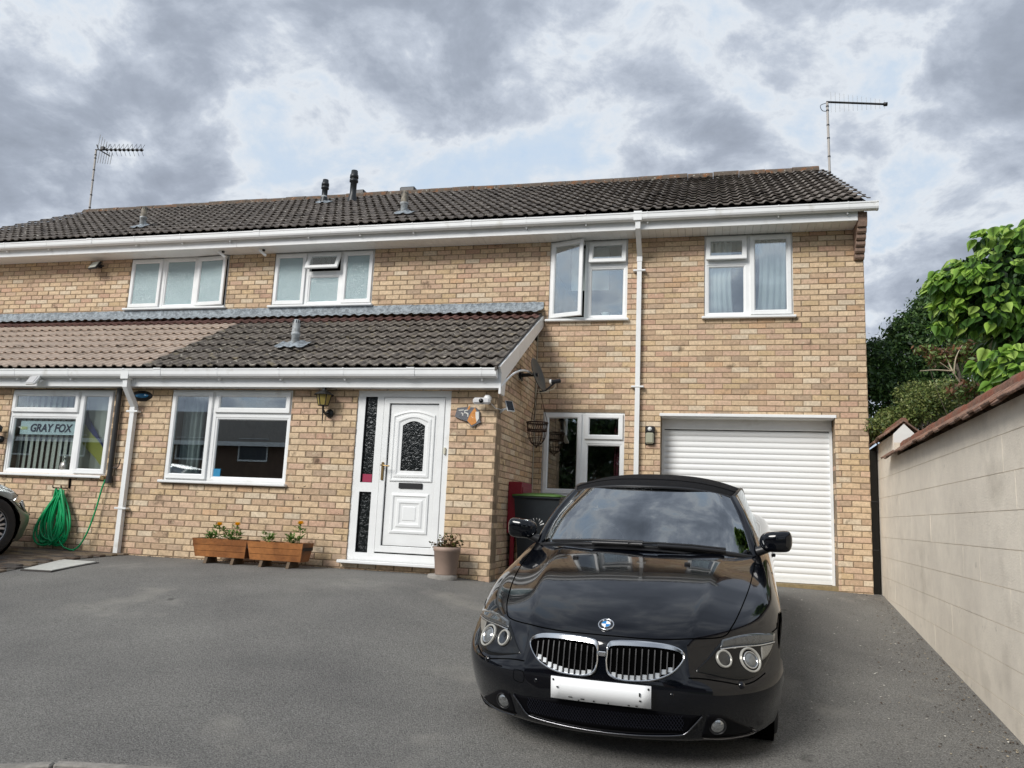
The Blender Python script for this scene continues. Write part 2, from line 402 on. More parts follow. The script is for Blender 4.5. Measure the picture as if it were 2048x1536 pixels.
# garage reveals in brick
FRV=lambda u,d,z:(-.40-d,u,z)
for q in bricks_on(.0,.30,-.1,2.18,[],.05): ALLB[HR].append((q,FRV))
# unseen gable, back and party walls close the shells
WR.box(-.25,-.004,.252,6.8,-.3,ZT);WR.box(PARTY,0,6.8,7.0,-.3,ZT);WL.box(-15.45,PARTY,6.8,7.0,-.3,ZT);WL.box(-15.45,-15.2,.252,6.8,-.3,ZT);WL.box(PARTY-.1,PARTY-.002,.252,6.8,-.3,ZT);WL.box(PARTY-.1,PARTY-.002,-E+.26,.252,-.3,2.36)
WR.box(PARTY,-.25,.252,6.8,2.42,2.5);WL.box(-15.2,PARTY-.1,.252,6.8,2.42,2.5);WR.box(PARTY,-.25,.252,6.8,-.2,-.1);WL.box(-15.2,PARTY-.1,.252,6.8,-.2,-.1)
WR.box(PARTY,SX-.25,-E+.26,.25,-.2,-.1);WL.box(-15.2,PARTY-.1,-E+.26,.25,-.2,-.1);WL.box(-15.45,-15.2,-E+.252,.25,-.2,3.3)
WR.box(PARTY,SX-.25,-E+.26,.25,2.36,2.42);WL.box(-15.2,PARTY-.1,-E+.26,.25,2.36,2.42)
for xx in (-4.5,-2.8): WR.box(xx,xx+.1,.26,6.8,-.1,ZT-.01)
WR.box(-2.7,-.25,2.2,2.3,-.1,2.4);WR.box(-4.4,-2.8,2.6,2.7,-.1,2.4)
gb=[( -.40,ZT+.2),(7.0,ZT+.2),(3.3,6.88)]
wallR=WR.build('wall',MORT,HR);wallL=WL.build('wall',MORT,HL)
BME={}
def brick_mesh(L,h):
    k=(round(L,2),round(h,3))
    if k not in BME:
        l,hh,c=k[0]/2,k[1]/2,.005
        vs=[(-l+c,0,-hh+c),(l-c,0,-hh+c),(l-c,0,hh-c),(-l+c,0,hh-c),(-l,.005,-hh),(l,.005,-hh),(l,.005,hh),(-l,.005,hh),(-l,.03,-hh),(l,.03,-hh),(l,.03,hh),(-l,.03,hh)]
        fs=[(0,1,2,3)]+[(4+i,4+(i+1)%4,(i+1)%4,i) for i in range(4)]+[(8+i,8+(i+1)%4,4+(i+1)%4,4+i) for i in range(4)]
        BME[k]=(vs,fs,MB().add(vs,fs).mesh('brick',BRS))
    return BME[k]
def area_px(F,q):
    P=[proj(F(u,0,z)) for u,z in ((q[0],q[2]),(q[1],q[2]),(q[1],q[3]),(q[0],q[3]))]
    s=0
    for i in range(4): s+=P[i][0]*P[(i+1)%4][1]-P[(i+1)%4][0]*P[i][1]
    cx,cy=P[0][0],P[0][1]
    if not(-10<cx<2050 and 0<cy<1500): return 0
    if F is FM and q[0]>-2.7 and cy>1090: return 0
    return abs(s)/2 if F in (FM,FE) else abs(s)/4
for H,wp in ((HR,wallR),(HL,wallL)):
    L=ALLB[H];sc=sorted(((area_px(F,q),i) for i,(q,F) in enumerate(L)),reverse=True);top={i for a,i in sc[:300] if a>0};mass=MB()
    for i,(q,F) in enumerate(L):
        c=Vector(F((q[0]+q[1])/2,0,(q[2]+q[3])/2));o0=Vector(F(0,0,0));ux=(Vector(F(1,0,0))-o0);dy=Vector(F(0,-1,0))-o0
        vs,fs,me=brick_mesh(q[1]-q[0],q[3]-q[2]);pr=random.uniform(-.0025,.002);col=bcol()
        R=Matrix((ux,dy,Vector((0,0,1)))).transposed()
        if R.determinant()<0: R=Matrix((-ux,dy,Vector((0,0,1)))).transposed()
        tw=Matrix.Rotation(random.gauss(0,.006),3,'Y')@Matrix.Rotation(random.gauss(0,.006),3,'Z')
        R=R@tw;c=c-dy*pr
        if i in top:
            o=bpy.data.objects.new('brick',me);o.matrix_world=Matrix.Translation(c)@R.to_4x4();o.color=col+(1,);put(o,wp)
        else: mass.add([c+R@Vector(v) for v in vs],fs,col)
    mass.build('brickwork',BRM,wp,kind='stuff',fix=True)

# ---- windows
def pane_box(mb,x0,x1,z0,z1,y,T=None): mb.box(x0,x1,y,y+.006,z0,z1,T=T)
def window(H,Y0,x0,x1,z0,z1,lights,label,glass=GLASS,sill=True,zs=None):
    fr=MB();w=fr
    par=bpy.data.objects.new('window',None);kids=[]
    for l in lights:
        a,b,c,d=l['r'];fr.ring(a,b,c,d,[(0,Y0+.09),(0,Y0+.02),(.033,Y0+.02),(.036,Y0+.026),(.036,Y0+.09)])
        op=l.get('open');T=None
        if op:
            if op[0]=='top': T=Matrix.Translation((0,Y0,d-.03))@Matrix.Rotation(-op[1],4,'X')@Matrix.Translation((0,-Y0,-d+.03))
            else: T=Matrix.Translation((a+.03,Y0,0))@Matrix.Rotation(-op[1],4,'Z')@Matrix.Translation((-a-.03,-Y0,0))
        if l['k']=='c':
            i=.022;s=MB().ring(a+i,b-i,c+i,d-i,[(.0,Y0+.024),(0,Y0-.003),(.006,Y0-.008),(.05,Y0-.008),(.064,Y0+.008),(.066,Y0+.03),(.02,Y0+.03),(0,Y0+.024)],T=T);kids.append(('casement',s,WHITE))
            p=MB();pane_box(p,a+i+.062,b-i-.062,c+i+.062,d-i-.062,Y0+.014,T);kids.append(('pane',p,l.get('g',glass)))
            gk=MB().ring(a+i+.058,b-i-.058,c+i+.058,d-i-.058,[(0,Y0+.0105),(.008,Y0+.0125)],T=T);kids.append(('gasket',gk,BLACK))
        else:
            fr.ring(a+.036,b-.036,c+.036,d-.036,[(0,Y0+.026),(.02,Y0+.03),(.03,Y0+.045),(.03,Y0+.06)])
            p=MB();pane_box(p,a+.062,b-.062,c+.062,d-.062,Y0+.046);kids.append(('pane',p,l.get('g',glass)))
    f=fr.build('window',WHITE,H,label=label)
    for n,mb,m in kids: mb.build(n,m,f)
    if sill: MB().box(x0-.035,x1+.03,Y0-.06,Y0+.10,z0-.035,z0+.0,bev=.008).build('sill',WHITE,f)
    return f
def lt(a,b,c,d,k='c',**kw): return dict(r=(a,b,c,d),k=k,**kw)
x0,x1,z0,z1=OP_UR;window(HR,0,x0,x1,z0,z1,[lt(x0,-1.46,4.30,z1,open=('top',.16)),lt(x0,-1.46,z0,4.30,'f'),lt(-1.46,x1,z0,z1)],'bedroom window with white curtains above the garage',GLASSU)
x0,x1,z0,z1=OP_OP;window(HR,0,x0,x1,z0,z1,[lt(x0,-3.675,z0,z1,open=('side',.31)),lt(-3.675,x1,4.32,z1,open=('top',.16)),lt(-3.675,x1,z0,4.32,'f')],'upper window with side casement swung open',GLASSU)
x0,x1,z0,z1=OP_3;window(HR,0,x0,x1,z0,z1,[lt(x0,-8.105,z0,z1),lt(-8.105,-7.51,4.34,z1,open=('top',.42),g=GLASSU),lt(-8.105,-7.51,z0,4.34,'f'),lt(-7.51,x1,z0,z1)],'frosted three-light window with its small top vent open',OBSC)
x0,x1,z0,z1=OP_L;window(HL,0,x0,x1,z0,z1,[lt(x0,-10.72,z0,z1),lt(-10.72,-10.09,z0,z1,'f'),lt(-10.09,x1,z0,z1,open=('side',.10))],'frosted three-light upper window of the neighbour',OBSC)
x0,x1,z0,z1=OP_K;window(HR,0,x0,x1,z0,z1,[lt(x0,-3.67,z0,z1),lt(-3.67,x1,1.80,z1),lt(-3.67,x1,z0,1.80,'f')],'dark kitchen window behind the car')
x0,x1,z0,z1=OP_LV;window(HR,-E,x0,x1,z0,z1-.01,[lt(x0,-8.085,z0,z1-.01),lt(-8.085,x1,1.845,z1-.01),lt(-8.085,x1,z0,1.845,'f')],'dark living room window above the planters')
x0,x1,z0,z1=OP_N;window(HL,-E,x0,x1,z0,z1-.02,[lt(x0,-10.11,1.82,z1-.02),lt(x0,-10.11,z0,1.82,'f'),lt(-10.11,x1,z0,z1-.02)],'neighbour window with vertical blinds and a lettered sign')

# ---- curtains, blinds and things behind the glass
CURT=mat('white_curtain',(.88,.90,.88),.9,trans=.25)
def curtain(name,label,cat,xa,xb,z0,z1,y,folds,m,amp=.025,taper=0,grp=None):
    nx=folds*8+1;A=np.zeros((6,nx,3))
    for i,t in enumerate(np.linspace(0,1,6)):
        for j,s in enumerate(np.linspace(0,1,nx)):
            xx=xa+(xb-xa)*s*(1-taper*math.sin(math.pi*t*.8));A[i,j]=(xx,y+amp*math.sin(s*folds*2*math.pi+.4*t)+amp*.4*math.sin(s*folds*4.7),z0+(z1-z0)*t)
    mb=MB();mb.grid(A);o=mb.build(name,m,None,label,cat,grp);md=o.modifiers.new('thick','SOLIDIFY');md.thickness=.002;return o
curtain('curtain','left white curtain in the bedroom window above the garage','curtain',-2.0,-1.66,3.55,4.62,.115,5,CURT,.018,taper=.08)
curtain('curtain','right white curtain in the bedroom window above the garage','curtain',-.92,-1.36,3.55,4.62,.115,5,CURT,.018,taper=.1)
curtain('curtain','pale curtain hanging at the left of the living room window','curtain',-8.66,-8.34,1.02,2.12,-E+.2,4,mat('grey_curtain',(.40,.43,.42),.9,trans=.2))
curtain('curtain','dark red curtain at the right of the kitchen window','curtain',-3.12,-3.26,1.06,2.15,.2,3,mat('red_curtain',(.16,.02,.04),.9))
rb=MB().box(-3.95,-3.40,.30,.305,4.05,4.68);rb.box(-3.95,-3.40,.297,.308,4.035,4.05);rb.build('roller_blind',CURT,None,'white roller blind half lowered in the open upper window','blind')
SLT=mat('blind_fabric',(.80,.78,.70),.9,trans=.25)
bl=thing('vertical_blind','cream vertical blind slats in the neighbour window','blind',(-10.4,-E+.16,1.05))
sme=MB().box(-.044,.044,-.001,.001,0,1.05).mesh('slat',SLT)
for i in range(17):
    inst('slat',sme,bl,(-.74+i*.093,0,0),(0,random.gauss(0,.004),rad(-22 if i<11 else 24)+random.gauss(0,.05)))
MB().box(-.8,.8,-.02,.02,1.05,1.085).build('head_rail',WHITE,bl)
def text(s,size,mt,name,parent,T,ext=.002,shear=0,bold=0):
    cu=bpy.data.curves.new(name,'FONT');cu.body=s;cu.size=size;cu.extrude=ext;cu.align_x='CENTER';cu.align_y='CENTER';cu.shear=shear;cu.offset=bold
    o=bpy.data.objects.new('tmp',cu);COL.objects.link(o);dg=bpy.context.evaluated_depsgraph_get();dg.update()
    me=bpy.data.meshes.new_from_object(o.evaluated_get(dg));bpy.data.objects.remove(o);me.transform(T);me.materials.clear();me.materials.append(mt)
    return put(bpy.data.objects.new(name,me),parent)
UP=Matrix.Rotation(rad(90),4,'X')
sg=thing('window_sign','pale sign lettered GRAY FOX behind the neighbour window','sign',(-10.62,-E+.075,1.63))
MB().box(-.47,.42,0,.006,-.085,.10,bev=.002).build('board',mat('sign_board',(.72,.82,.84),.5),sg)
text('GRAY FOX',.148,mat('sign_ink',(.008,.012,.05),.5),'lettering',sg,Matrix.Translation((.025,-.003,.0))@UP@Matrix.Scale(.92,4,(1,0,0)),shear=.18,bold=.004)
MB().box(-.46,-.35,-.004,-.001,-.02,.02).build('yellow_label',mat('yellow_label',(.65,.66,.3),.6),sg)
fl=MB();A=np.zeros((14,8,3))
for i,t in enumerate(np.linspace(0,1,14)):
    for j,s in enumerate(np.linspace(0,1,8)):
        w=.44*(.12+.88*math.sin(min(1,.15+t)*math.pi*.55));A[i,j]=(-10.12+s*w,-E+.115+.012*math.sin(s*9+t*3),2.02-t*.55-s*.38)
fl.grid(A[:8]);fo=thing('flag','blue and yellow flag draped behind the neighbour window','flag',(-10,-E+.11,1.2))
fl.build('upper_band',mat('flag_blue',(.03,.035,.16),.85),fo).location=-fo.location
f2=MB();f2.grid(A[7:]);f2.build('lower_band',mat('flag_yellow',(.42,.40,.09),.85),fo).location=-fo.location
pn=thing('ornament','small silver ornament on the neighbour window sill','ornament',(-10.30,-E+.1,1.07))
MB().lathe([(0,0),(.06,0),(.075,.05),(.06,.11),(.03,.13),(.045,.16),(.04,.2),(0,.22)],14).build('figure',mat('silver_ornament',(.35,.33,.3),.3,.7),pn)
st=MB().box(-8.04,-7.925,-E+.040,-E+.043,1.06,1.16,bev=.001);st.build('sticker',mat('blue_sticker',(.01,.20,.38),.5),None,'blue square sticker in the corner of the living room window','sticker')
orn=thing('ornament','white pot ornament inside the open upper window','ornament',(-3.42,.16,3.56))
MB().lathe([(0,0),(.05,0),(.06,.05),(.05,.07),(.065,.09),(0,.09)],14).build('pot',WHITE,orn)

# ---- front door
ds=thing('tmp','x','x');bpy.data.objects.remove(ds)
Y0=-E
df=MB();x0,x1,z0,z1=OP_D
def fbox(mb,a,b,c,d,y0=.02,y1=.09): mb.box(a,b,Y0+y0,Y0+y1,c,d)
fbox(df,x0,x1,2.085,z1);fbox(df,x0,-6.02,.24,2.085);fbox(df,-5.865,-5.78,.24,2.085);fbox(df,-5.0,x1,.24,2.085);fbox(df,-6.02,-5.865,.945,1.055);fbox(df,x0,x1,z0,.24)
door=df.build('front_door',WHITE,HR,label='white panelled front door with arched dark glass')
MB().box(x0-.07,x1+.03,Y0-.10,Y0+.1,.115,.15,bev=.006).build('sill',WHITE,door)
for za,zb,sp in ((1.055,2.085,1),(.24,.945,1)):
    MB().ring(-6.02,-5.865,za,zb,[(0,Y0+.03),(.004,Y0+.05),(.004,Y0+.07)]).build('bead',BLACK,door)
    p=MB();pane_box(p,-6.02,-5.865,za,zb,Y0+.055);p.build('pane',TEXG,door)
sash=MB().ring(-5.775,-5.005,.255,2.08,[(0,Y0+.06),(0,Y0+.018),(.006,Y0+.012),(.07,Y0+.012),(.076,Y0+.02),(.076,Y0+.05)]);sash.build('door_leaf_frame',WHITE,door)
MB().ring(-5.699,-5.081,.331,2.004,[(0,Y0+.021),(.006,Y0+.05)]).build('gasket',BLACK,door)
slab=MB()
for a,b,c,d in cells(-5.692,-5.088,.338,1.997,[(-5.54,-5.235,1.195,1.80)]): slab.add([(a,Y0+.04,c),(b,Y0+.04,c),(b,Y0+.04,d),(a,Y0+.04,d)],[(0,1,2,3)])
def arch(i,y,n=10,rise=.055,x0=-5.54,x1=-5.235,z0=1.195,z1=1.755):
    x0-=i;x1+=i;z0-=i;z1+=i;pts=[(x0,y,z0),(x1,y,z0)]
    for k in range(n+1):
        t=k/n;pts.append((x1+(x0-x1)*t,y,z1+rise*math.sin(math.pi*t)))
    return pts
def archring(mb,prof):
    R=[arch(i,Y0+y) for i,y in prof];n=len(R[0])
    for a,b in zip(R,R[1:]): mb.add(a+b,[(k,(k+1)%n,(k+1)%n+n,k+n) for k in range(n)])
archring(slab,[(.115,.04),(.11,.026),(.095,.024),(.085,.034),(.07,.034),(.06,.024),(.035,.022),(.02,.034),(-.012,.036),(-.012,.06)])
slab.ring(-5.615,-5.145,.475,.945,[(0,Y0+.04),(.008,Y0+.026),(.03,Y0+.022),(.045,Y0+.034),(.07,Y0+.034),(.085,Y0+.024),(.11,Y0+.022),(.125,Y0+.032),(.15,Y0+.034),(.16,Y0+.028),(.235,Y0+.028)])
slab.build('door_slab',WHITE,door)
gp=MB();P=arch(-.005,Y0+.05);gp.add(P,[tuple(range(len(P)))]);gp.build('arched_pane',TEXG,door)
MB().box(-5.53,-5.235,Y0+.022,Y0+.05,1.0,1.065,bev=.006).build('letter_slot',BLACK,door)
BRASS=mat('brass',(.32,.22,.10),.3,.9)
hd=MB().box(-5.752,-5.722,Y0-.004,Y0+.014,1.09,1.30,bev=.004);hd.tube([(-5.737,Y0,1.262),(-5.737,Y0-.05,1.262),(-5.70,Y0-.055,1.258),(-5.63,Y0-.05,1.252)],.008);hd.build('handle',BRASS,door)
MB().box(-4.99,-4.965,Y0-.005,Y0+.02,1.41,1.49,bev=.005).build('doorbell',mat('bell_cream',(.6,.57,.45),.4),door)
MB().box(-6.005,-5.885,Y0+.05,Y0+.053,1.06,1.155).build('red_notice',mat('red_notice',(.30,.015,.06),.6),door)

# ---- garage door
gd=MB().box(-2.63,-.385,-.015,.02,2.155,2.195,bev=.004);gd.box(-2.61,-.41,.02,.30,2.145,2.17);garage=gd.build('garage_door',WHITE,HR,label='white roller garage door of horizontal slats')
MB().box(-2.61,-.41,.24,.30,2.01,2.145).build('head_box',WHITE,garage)
for xa in (-2.61,-.44): MB().box(xa,xa+.035,.25,.30,.03,2.01).build('side_guide',WHITE,garage)
sp=MB();pr=[(0,.0),(.006,-.006),(.02,-.011),(.04,-.012),(.058,-.007),(.068,.0),(.077,.003)]
A=np.array([[(x,.285+y,z) for z,y in pr] for x in (-2.575,-.44)]);sp.grid(A)
sme=sp.mesh('slat',mat('garage_white',(.80,.81,.80),.32))
for i in range(25): inst('slat',sme,garage,(0,0,.075+i*.077))
MB().box(-2.575,-.44,.265,.30,.035,.075).build('bottom_rail',WHITE,garage)
MB().box(-2.615,-.40,.02,.5,-.15,.03).build('threshold',mat('threshold_concrete',lin(170,150,110,.6),.9,var=.3),garage)
MB().box(-2.62,-.39,.31,.33,0,2.15).build('back_board',DARK,garage)
# ------------------------------------------------------------ roofs
def tile_mats(n,spots,var=.3): 
    kw=dict(rough=.92,var=var,varscale=14,bump=.6,bs=90,dist=.012,spots=spots)
    return mat(n,(.1,.1,.1),objcol=True,**kw),mat(n+'_mass',(.1,.1,.1),attr='bc',**kw)
MOSS=[(lin(146,138,126,.8),9,.48,.2),(lin(72,67,62,.5),6,.56,.14),(lin(216,208,192,.7),15,.625,.03),(lin(160,148,122,.75),8,.60,.08)]
TM=tile_mats('mossy_tile',MOSS,.38);TC=tile_mats('clean_tile',[(lin(95,80,70,.6),3,.58,.2)],.2)
TU=tile_mats('upper_tile',[(lin(142,134,124,.8),9,.50,.2),(lin(80,74,70,.6),6,.56,.14),(lin(216,210,196,.8),15,.63,.03)],.4)
prof=[]
for k in range(2):
    o=k*.15;prof+=[(o+.0,0.),(o+.022,.002),(o+.036,.016),(o+.052,.026),(o+.076,.026),(o+.092,.016),(o+.106,.002)]
prof+=[(.30,0.)]
def tile_geo(L=.43):
    vs=[];n=len(prof)
    for u,w in prof: vs.append((u,0,w+.041))
    for u,w in prof: vs.append((u,L,w))
    for u,w in prof: vs.append((u,.004,w+.027))
    fs=[(i,i+1,n+i+1,n+i) for i in range(n-1)]+[(2*n+i,2*n+i+1,i+1,i) for i in range(n-1)]
    return vs,fs
TV,TF=tile_geo()
TMESH={m.name:MB().add(TV,TF,smooth=False).mesh('tile',m,fix=False) for m in (TM[0],TC[0],TU[0])}
def roof(part,name,x0,x1,ye,ze,sl,rows,gauge,colf,mats,keep):
    """keep: how many to make single objects, chosen by projected size"""
    nx=int(round((x1-x0)/.30));w=(x1-x0)/nx;cs,sn=math.cos(sl),math.sin(sl);T=[]
    for r in range(rows):
        for i in range(nx):
            X=x0+i*w;Y=ye+r*gauge*cs;Z=ze+r*gauge*sn;u,v,d=proj((X+.15,Y,Z));vis=(-20<u<2070)
            T.append((vis/d/d,r,i,X,Y,Z))
    T.sort(reverse=True);mass={}
    for k,(a,r,i,X,Y,Z) in enumerate(T):
        col,mt=colf(X,r,rows);M=Matrix.Translation((X,Y,Z))@Matrix.Rotation(sl+random.gauss(0,.006),4,'X')@Matrix.Rotation(random.gauss(0,.004),4,'Z')@Matrix.Translation((0,random.gauss(0,.004),random.uniform(0,.004)))@Matrix.Diagonal((w/.30,1,1,1))
        if k<keep and a>0:
            o=bpy.data.objects.new('tile',TMESH[mt[0].name]);o.matrix_world=M;o.color=col+(1,);put(o,part)
        else: mass.setdefault(mt[1].name,(mt[1],MB()))[1].add([M@Vector(v) for v in TV],TF,col)
    for m,mb in mass.values(): mb.build('tile_field',m,part,kind='stuff',fix=False)
def jit(c,a=.15):
    k=random.uniform(1-a,1+a);return tuple(q*k for q in c)
LS=math.atan2(3.62-2.40,2.325);US=math.atan2(7.00-4.92,3.3+.43)
cU=lin(118,110,103,.85);cM=lin(112,104,96,.85);cC=lin(190,172,156,.95);cR=lin(118,84,76,.7)
def fU(X,r,n): return jit(cU,.2),TU
def fLr(X,r,n):
    if r==n-1: return jit(cR,.15),TC
    return jit(cM,.22),TM
def fLl(X,r,n): return (jit(cR,.15),TC) if r==n-1 else (jit(cC,.07),TC)
DECK=mat('roof_underlay',(.02,.02,.02),.95)
def deck(H,name,x0,x1,ya,za,yb,zb,label):
    mb=MB();t=.09
    mb.add([(x0,ya,za-.02),(x1,ya,za-.02),(x1,yb,zb-.02),(x0,yb,zb-.02),(x0,ya,za-t),(x1,ya,za-t),(x1,yb,zb-t),(x0,yb,zb-t)],[(0,1,2,3),(4,5,6,7),(0,1,5,4),(1,2,6,5),(2,3,7,6),(3,0,4,7)])
    return mb.build(name,DECK,H,label=label)
RY=3.3;RZ=7.0
rUR=deck(HR,'main_roof',PARTY,.0,-.40,4.93,RY,RZ,'dark tiled main roof of the house with the garage')
rUL=deck(HL,'main_roof',-15.5,PARTY,-.40,4.93,RY,RZ,'dark tiled main roof of the neighbour house')
rows=13;ga=(math.hypot(RY+.43,RZ-4.92)-.02)/rows
roof(rUR,'t',PARTY,.02,-.45,4.91,US,rows,ga,fU,TU,150);roof(rUL,'t',-15.55,PARTY,-.45,4.91,US,rows,ga,fU,TU,150)
for rf,a,b in ((rUR,PARTY,0),(rUL,-15.5,PARTY)):   # rear slope and gable
    mb=MB();mb.add([(a,RY,RZ-.02),(b,RY,RZ-.02),(b,7.4,4.9),(a,7.4,4.9)],[(0,1,2,3)])
    xg=b-.02 if b==0 else a+.02;mb.add([(xg,-.38,4.85),(xg,7.3,4.85),(xg,RY,RZ-.05)],[(0,1,2)]);mb.build('rear_slope',DECK,rf)
RID=mat('ridge_tile',lin(110,98,86,.7),.95,var=.3,varscale=20,bump=.6,bs=80,spots=[(lin(168,108,56,.62),7,.50,.22),(lin(200,195,180,.7),18,.62,.06)])
rp=[(-.13,-.085),(-.115,-.03),(-.07,.02),(0,.04),(.07,.02),(.115,-.03),(.13,-.085)]
rm=MB();A=np.array([[(x,y,z) for y,z in rp] for x in (0,.445)]);rm.grid(A,smooth=False);rm.add([(0,y,z) for y,z in rp],[tuple(range(7))]);rm.add([(.445,y,z) for y,z in rp],[tuple(range(7))]);rme=rm.mesh('ridge_tile',RID)
x=-15.55
while x<-.2:
    inst('ridge_tile',rme,rUR if x>PARTY else rUL,(x,RY,RZ+.055+random.uniform(-.008,.008)),(0,random.gauss(0,.006),random.gauss(0,.01)));x+=.455
rLR=deck(HR,'porch_roof',PARTY+.15,-4.33,-2.30,2.40,.0,3.62,'dark mossy tiled porch roof')
rLL=deck(HL,'porch_roof',-15.5,PARTY+.15,-2.30,2.40,.0,3.62,'clean brown tiled porch roof of the neighbour')
g2=math.hypot(2.325,1.22)/8
roof(rLR,'t',PARTY+.15,-4.31,-2.345,2.372,LS,8,g2,fLr,TM,140);roof(rLL,'t',-15.5,PARTY+.15,-2.345,2.372,LS,8,g2,fLl,TC,140)
# lead flashing with a dressed wavy lower edge
LEAD=mat('lead_flashing',lin(184,194,200,.75),.6,.1,col2=lin(150,158,164,.66),vs=18,var=.35,varscale=40,bump=.9,bs=45,dist=.03)
for rf,a,b in ((rLR,PARTY,-4.29),(rLL,-15.45,PARTY)):
    n=int((b-a)/.0375);A=np.zeros((4,n+1,3))
    for j in range(n+1):
        X=a+(b-a)*j/n;w=.012*math.sin(X/.15*2*math.pi)+random.gauss(0,.003)
        A[0,j]=(X,-.014,3.79+random.gauss(0,.002));A[1,j]=(X,-.016,3.715);A[2,j]=(X,-.05+random.gauss(0,.004),3.675+.3*w);A[3,j]=(X,-.16+random.gauss(0,.006),3.615+w)
    mb=MB();mb.grid(A);mb.build('lead_flashing',LEAD,rf)
# fascia, soffits, gutters
def gutter(H,x0,x1,Yf,zt,ends=(0,0),step=.85,label=None):
    gp=[(0,0),(0,-.06),(-.012,-.092),(-.045,-.108),(-.08,-.106),(-.100,-.092),(-.110,-.07),(-.112,-.022),(-.119,-.018),(-.120,0)]
    mb=MB();mb.prism([(Yf+a,zt+b) for a,b in gp],lambda a,b:(x0,a,b),lambda a,b:(x1,a,b));G=mb.build('gutter',WHITE2,H,label=label)
    x=x0+.4;k=0
    while x<x1-.1:
        s=1.06 if k%4 else 1.1;hw=.010 if k%4 else .05;b=MB();b.prism([(Yf-.056+(a+.056)*s+.0,zt-.05+(c+.05)*s+.001) for a,c in gp],lambda a,c:(x-hw,a,c),lambda a,c:(x+hw,a,c))
        b.box(x-.008,x+.008,Yf-.05,Yf+.002,zt-.135,zt-.09) if k%4 else None
        b.build('bracket' if k%4 else 'joint_clip',WHITE2,G);x+=step;k+=1
    for e,xx in zip(ends,(x0,x1)):
        if e:
            b=MB();b.prism([(Yf-.056+(a+.056)*1.06,zt-.05+(c+.05)*1.06) for a,c in gp],lambda a,c:(xx-.012,a,c),lambda a,c:(xx+.012,a,c));b.build('end_cap',WHITE2,G)
    return G
def board(H,name,x0,x1,y0,y1,z0,z1,m=WHITE,label=None): return MB().box(x0,x1,y0,y1,z0,z1,bev=.004).build(name,m,H,label=label)
sb=MB().box(-.0485,.0485,0,.345,-.006,.006,bev=.003).mesh('soffit_board',WHITE)
for H,a,b in ((HR,PARTY,-.12),(HL,-15.5,PARTY)):
    fa=board(H,'fascia',a+.002,b,-.362,-.342,4.685,4.875)
    so_=MB().box(a,b,-.34,-.0,4.705,4.72).build('soffit',DARK,H)
    nb=round((b-a)/.0995)
    for kk in range(nb): inst('soffit_board',sb,so_,(a+(kk+.5)*(b-a)/nb,-.343,4.695))
gutter(HR,PARTY,.10,-.364,4.895,(0,1));gutter(HL,-15.6,PARTY,-.364,4.895)
for H,a,b in ((HR,PARTY,-4.30),(HL,-15.5,PARTY)):
    board(H,'porch_fascia',a+.002,b,-2.232,-2.212,2.165,2.37);MB().box(a,b-.05,-2.212,-E-.001,2.172,2.182).build('porch_soffit',WHITE,H)
gutter(HR,PARTY,-4.33,-2.234,2.380,(0,1));gutter(HL,-15.6,PARTY,-2.234,2.380)
bb=MB();pl=[(-2.24,2.10),(-2.24,2.34),(-2.30,2.40),(-.0,3.585),(-.0,3.42),(-2.0,2.33),(-2.06,2.10)]
bb.prism(pl,lambda a,b:(-4.31,a,b),lambda a,b:(-4.285,a,b));bb.build('bargeboard',WHITE,HR)
vb=MB();vb.prism([(-2.36,2.345),(-.0,3.58),(-.0,3.63),(-2.36,2.395)],lambda a,b:(-4.335,a,b),lambda a,b:(-4.312,a,b));vb.build('verge_strip',mat('verge_mortar',(.10,.09,.08),.95),HR)
def sqpipe(mb,pts,w=.0325,x=0):
    P=[Vector((0,a,b)) for a,b in pts];R=[]
    for i,q in enumerate(P):
        t=(P[min(i+1,len(P)-1)]-P[max(i-1,0)]).normalized();nn=Vector((0,-t.z,t.y));k=1
        if 0<i<len(P)-1:
            c=(P[i+1]-q).normalized().dot((q-P[i-1]).normalized());k=1/math.sqrt((1+c)/2)
        R.append([Vector((x+s*w,0,0))+q+nn*(u*w*k) for s,u in ((-1,-1),(1,-1),(1,1),(-1,1))])
    for a,b in zip(R,R[1:]): mb.add(a+b,[(k,(k+1)%4,(k+1)%4+4,k+4) for k in range(4)])
    mb.add(R[0],[(0,1,2,3)]);mb.add(R[-1],[(0,1,2,3)])
def downpipe(H,X,Yg,zg,Yw,zn,zb,clips,label):
    mb=MB();sqpipe(mb,[(Yg,zg),(Yg,zg-.10),(Yw,zn),(Yw,zn-.06)],.0335,X);mb.box(X-.055,X+.055,Yg-.058,Yg+.055,zg-.015,zg+.115);d=mb.build('downpipe',WHITE2,H,label=label)
    m2=MB();sqpipe(m2,[(Yw,zn-.05),(Yw,zb)],.0315,X);m2.build('pipe_length',WHITE2,d)
    m3=MB();sqpipe(m3,[(Yw,zn-.02),(Yw,zn-.09)],.037,X);m3.build('socket',WHITE2,d)
    for z in clips:
        c=MB().box(X-.085,X+.085,Yw-.039,Yw+.04,z-.012,z+.012,bev=.003);c.build('clip',WHITE2,d)
    return d
downpipe(HR,-2.93,-.42,4.80,-.045,4.42,.12,(4.20,2.55,1.2),'white square downpipe beside the garage')
downpipe(HR,-9.225,-2.29,2.265,-E-.045,1.93,.03,(1.86,.62),'white square downpipe between the two houses')
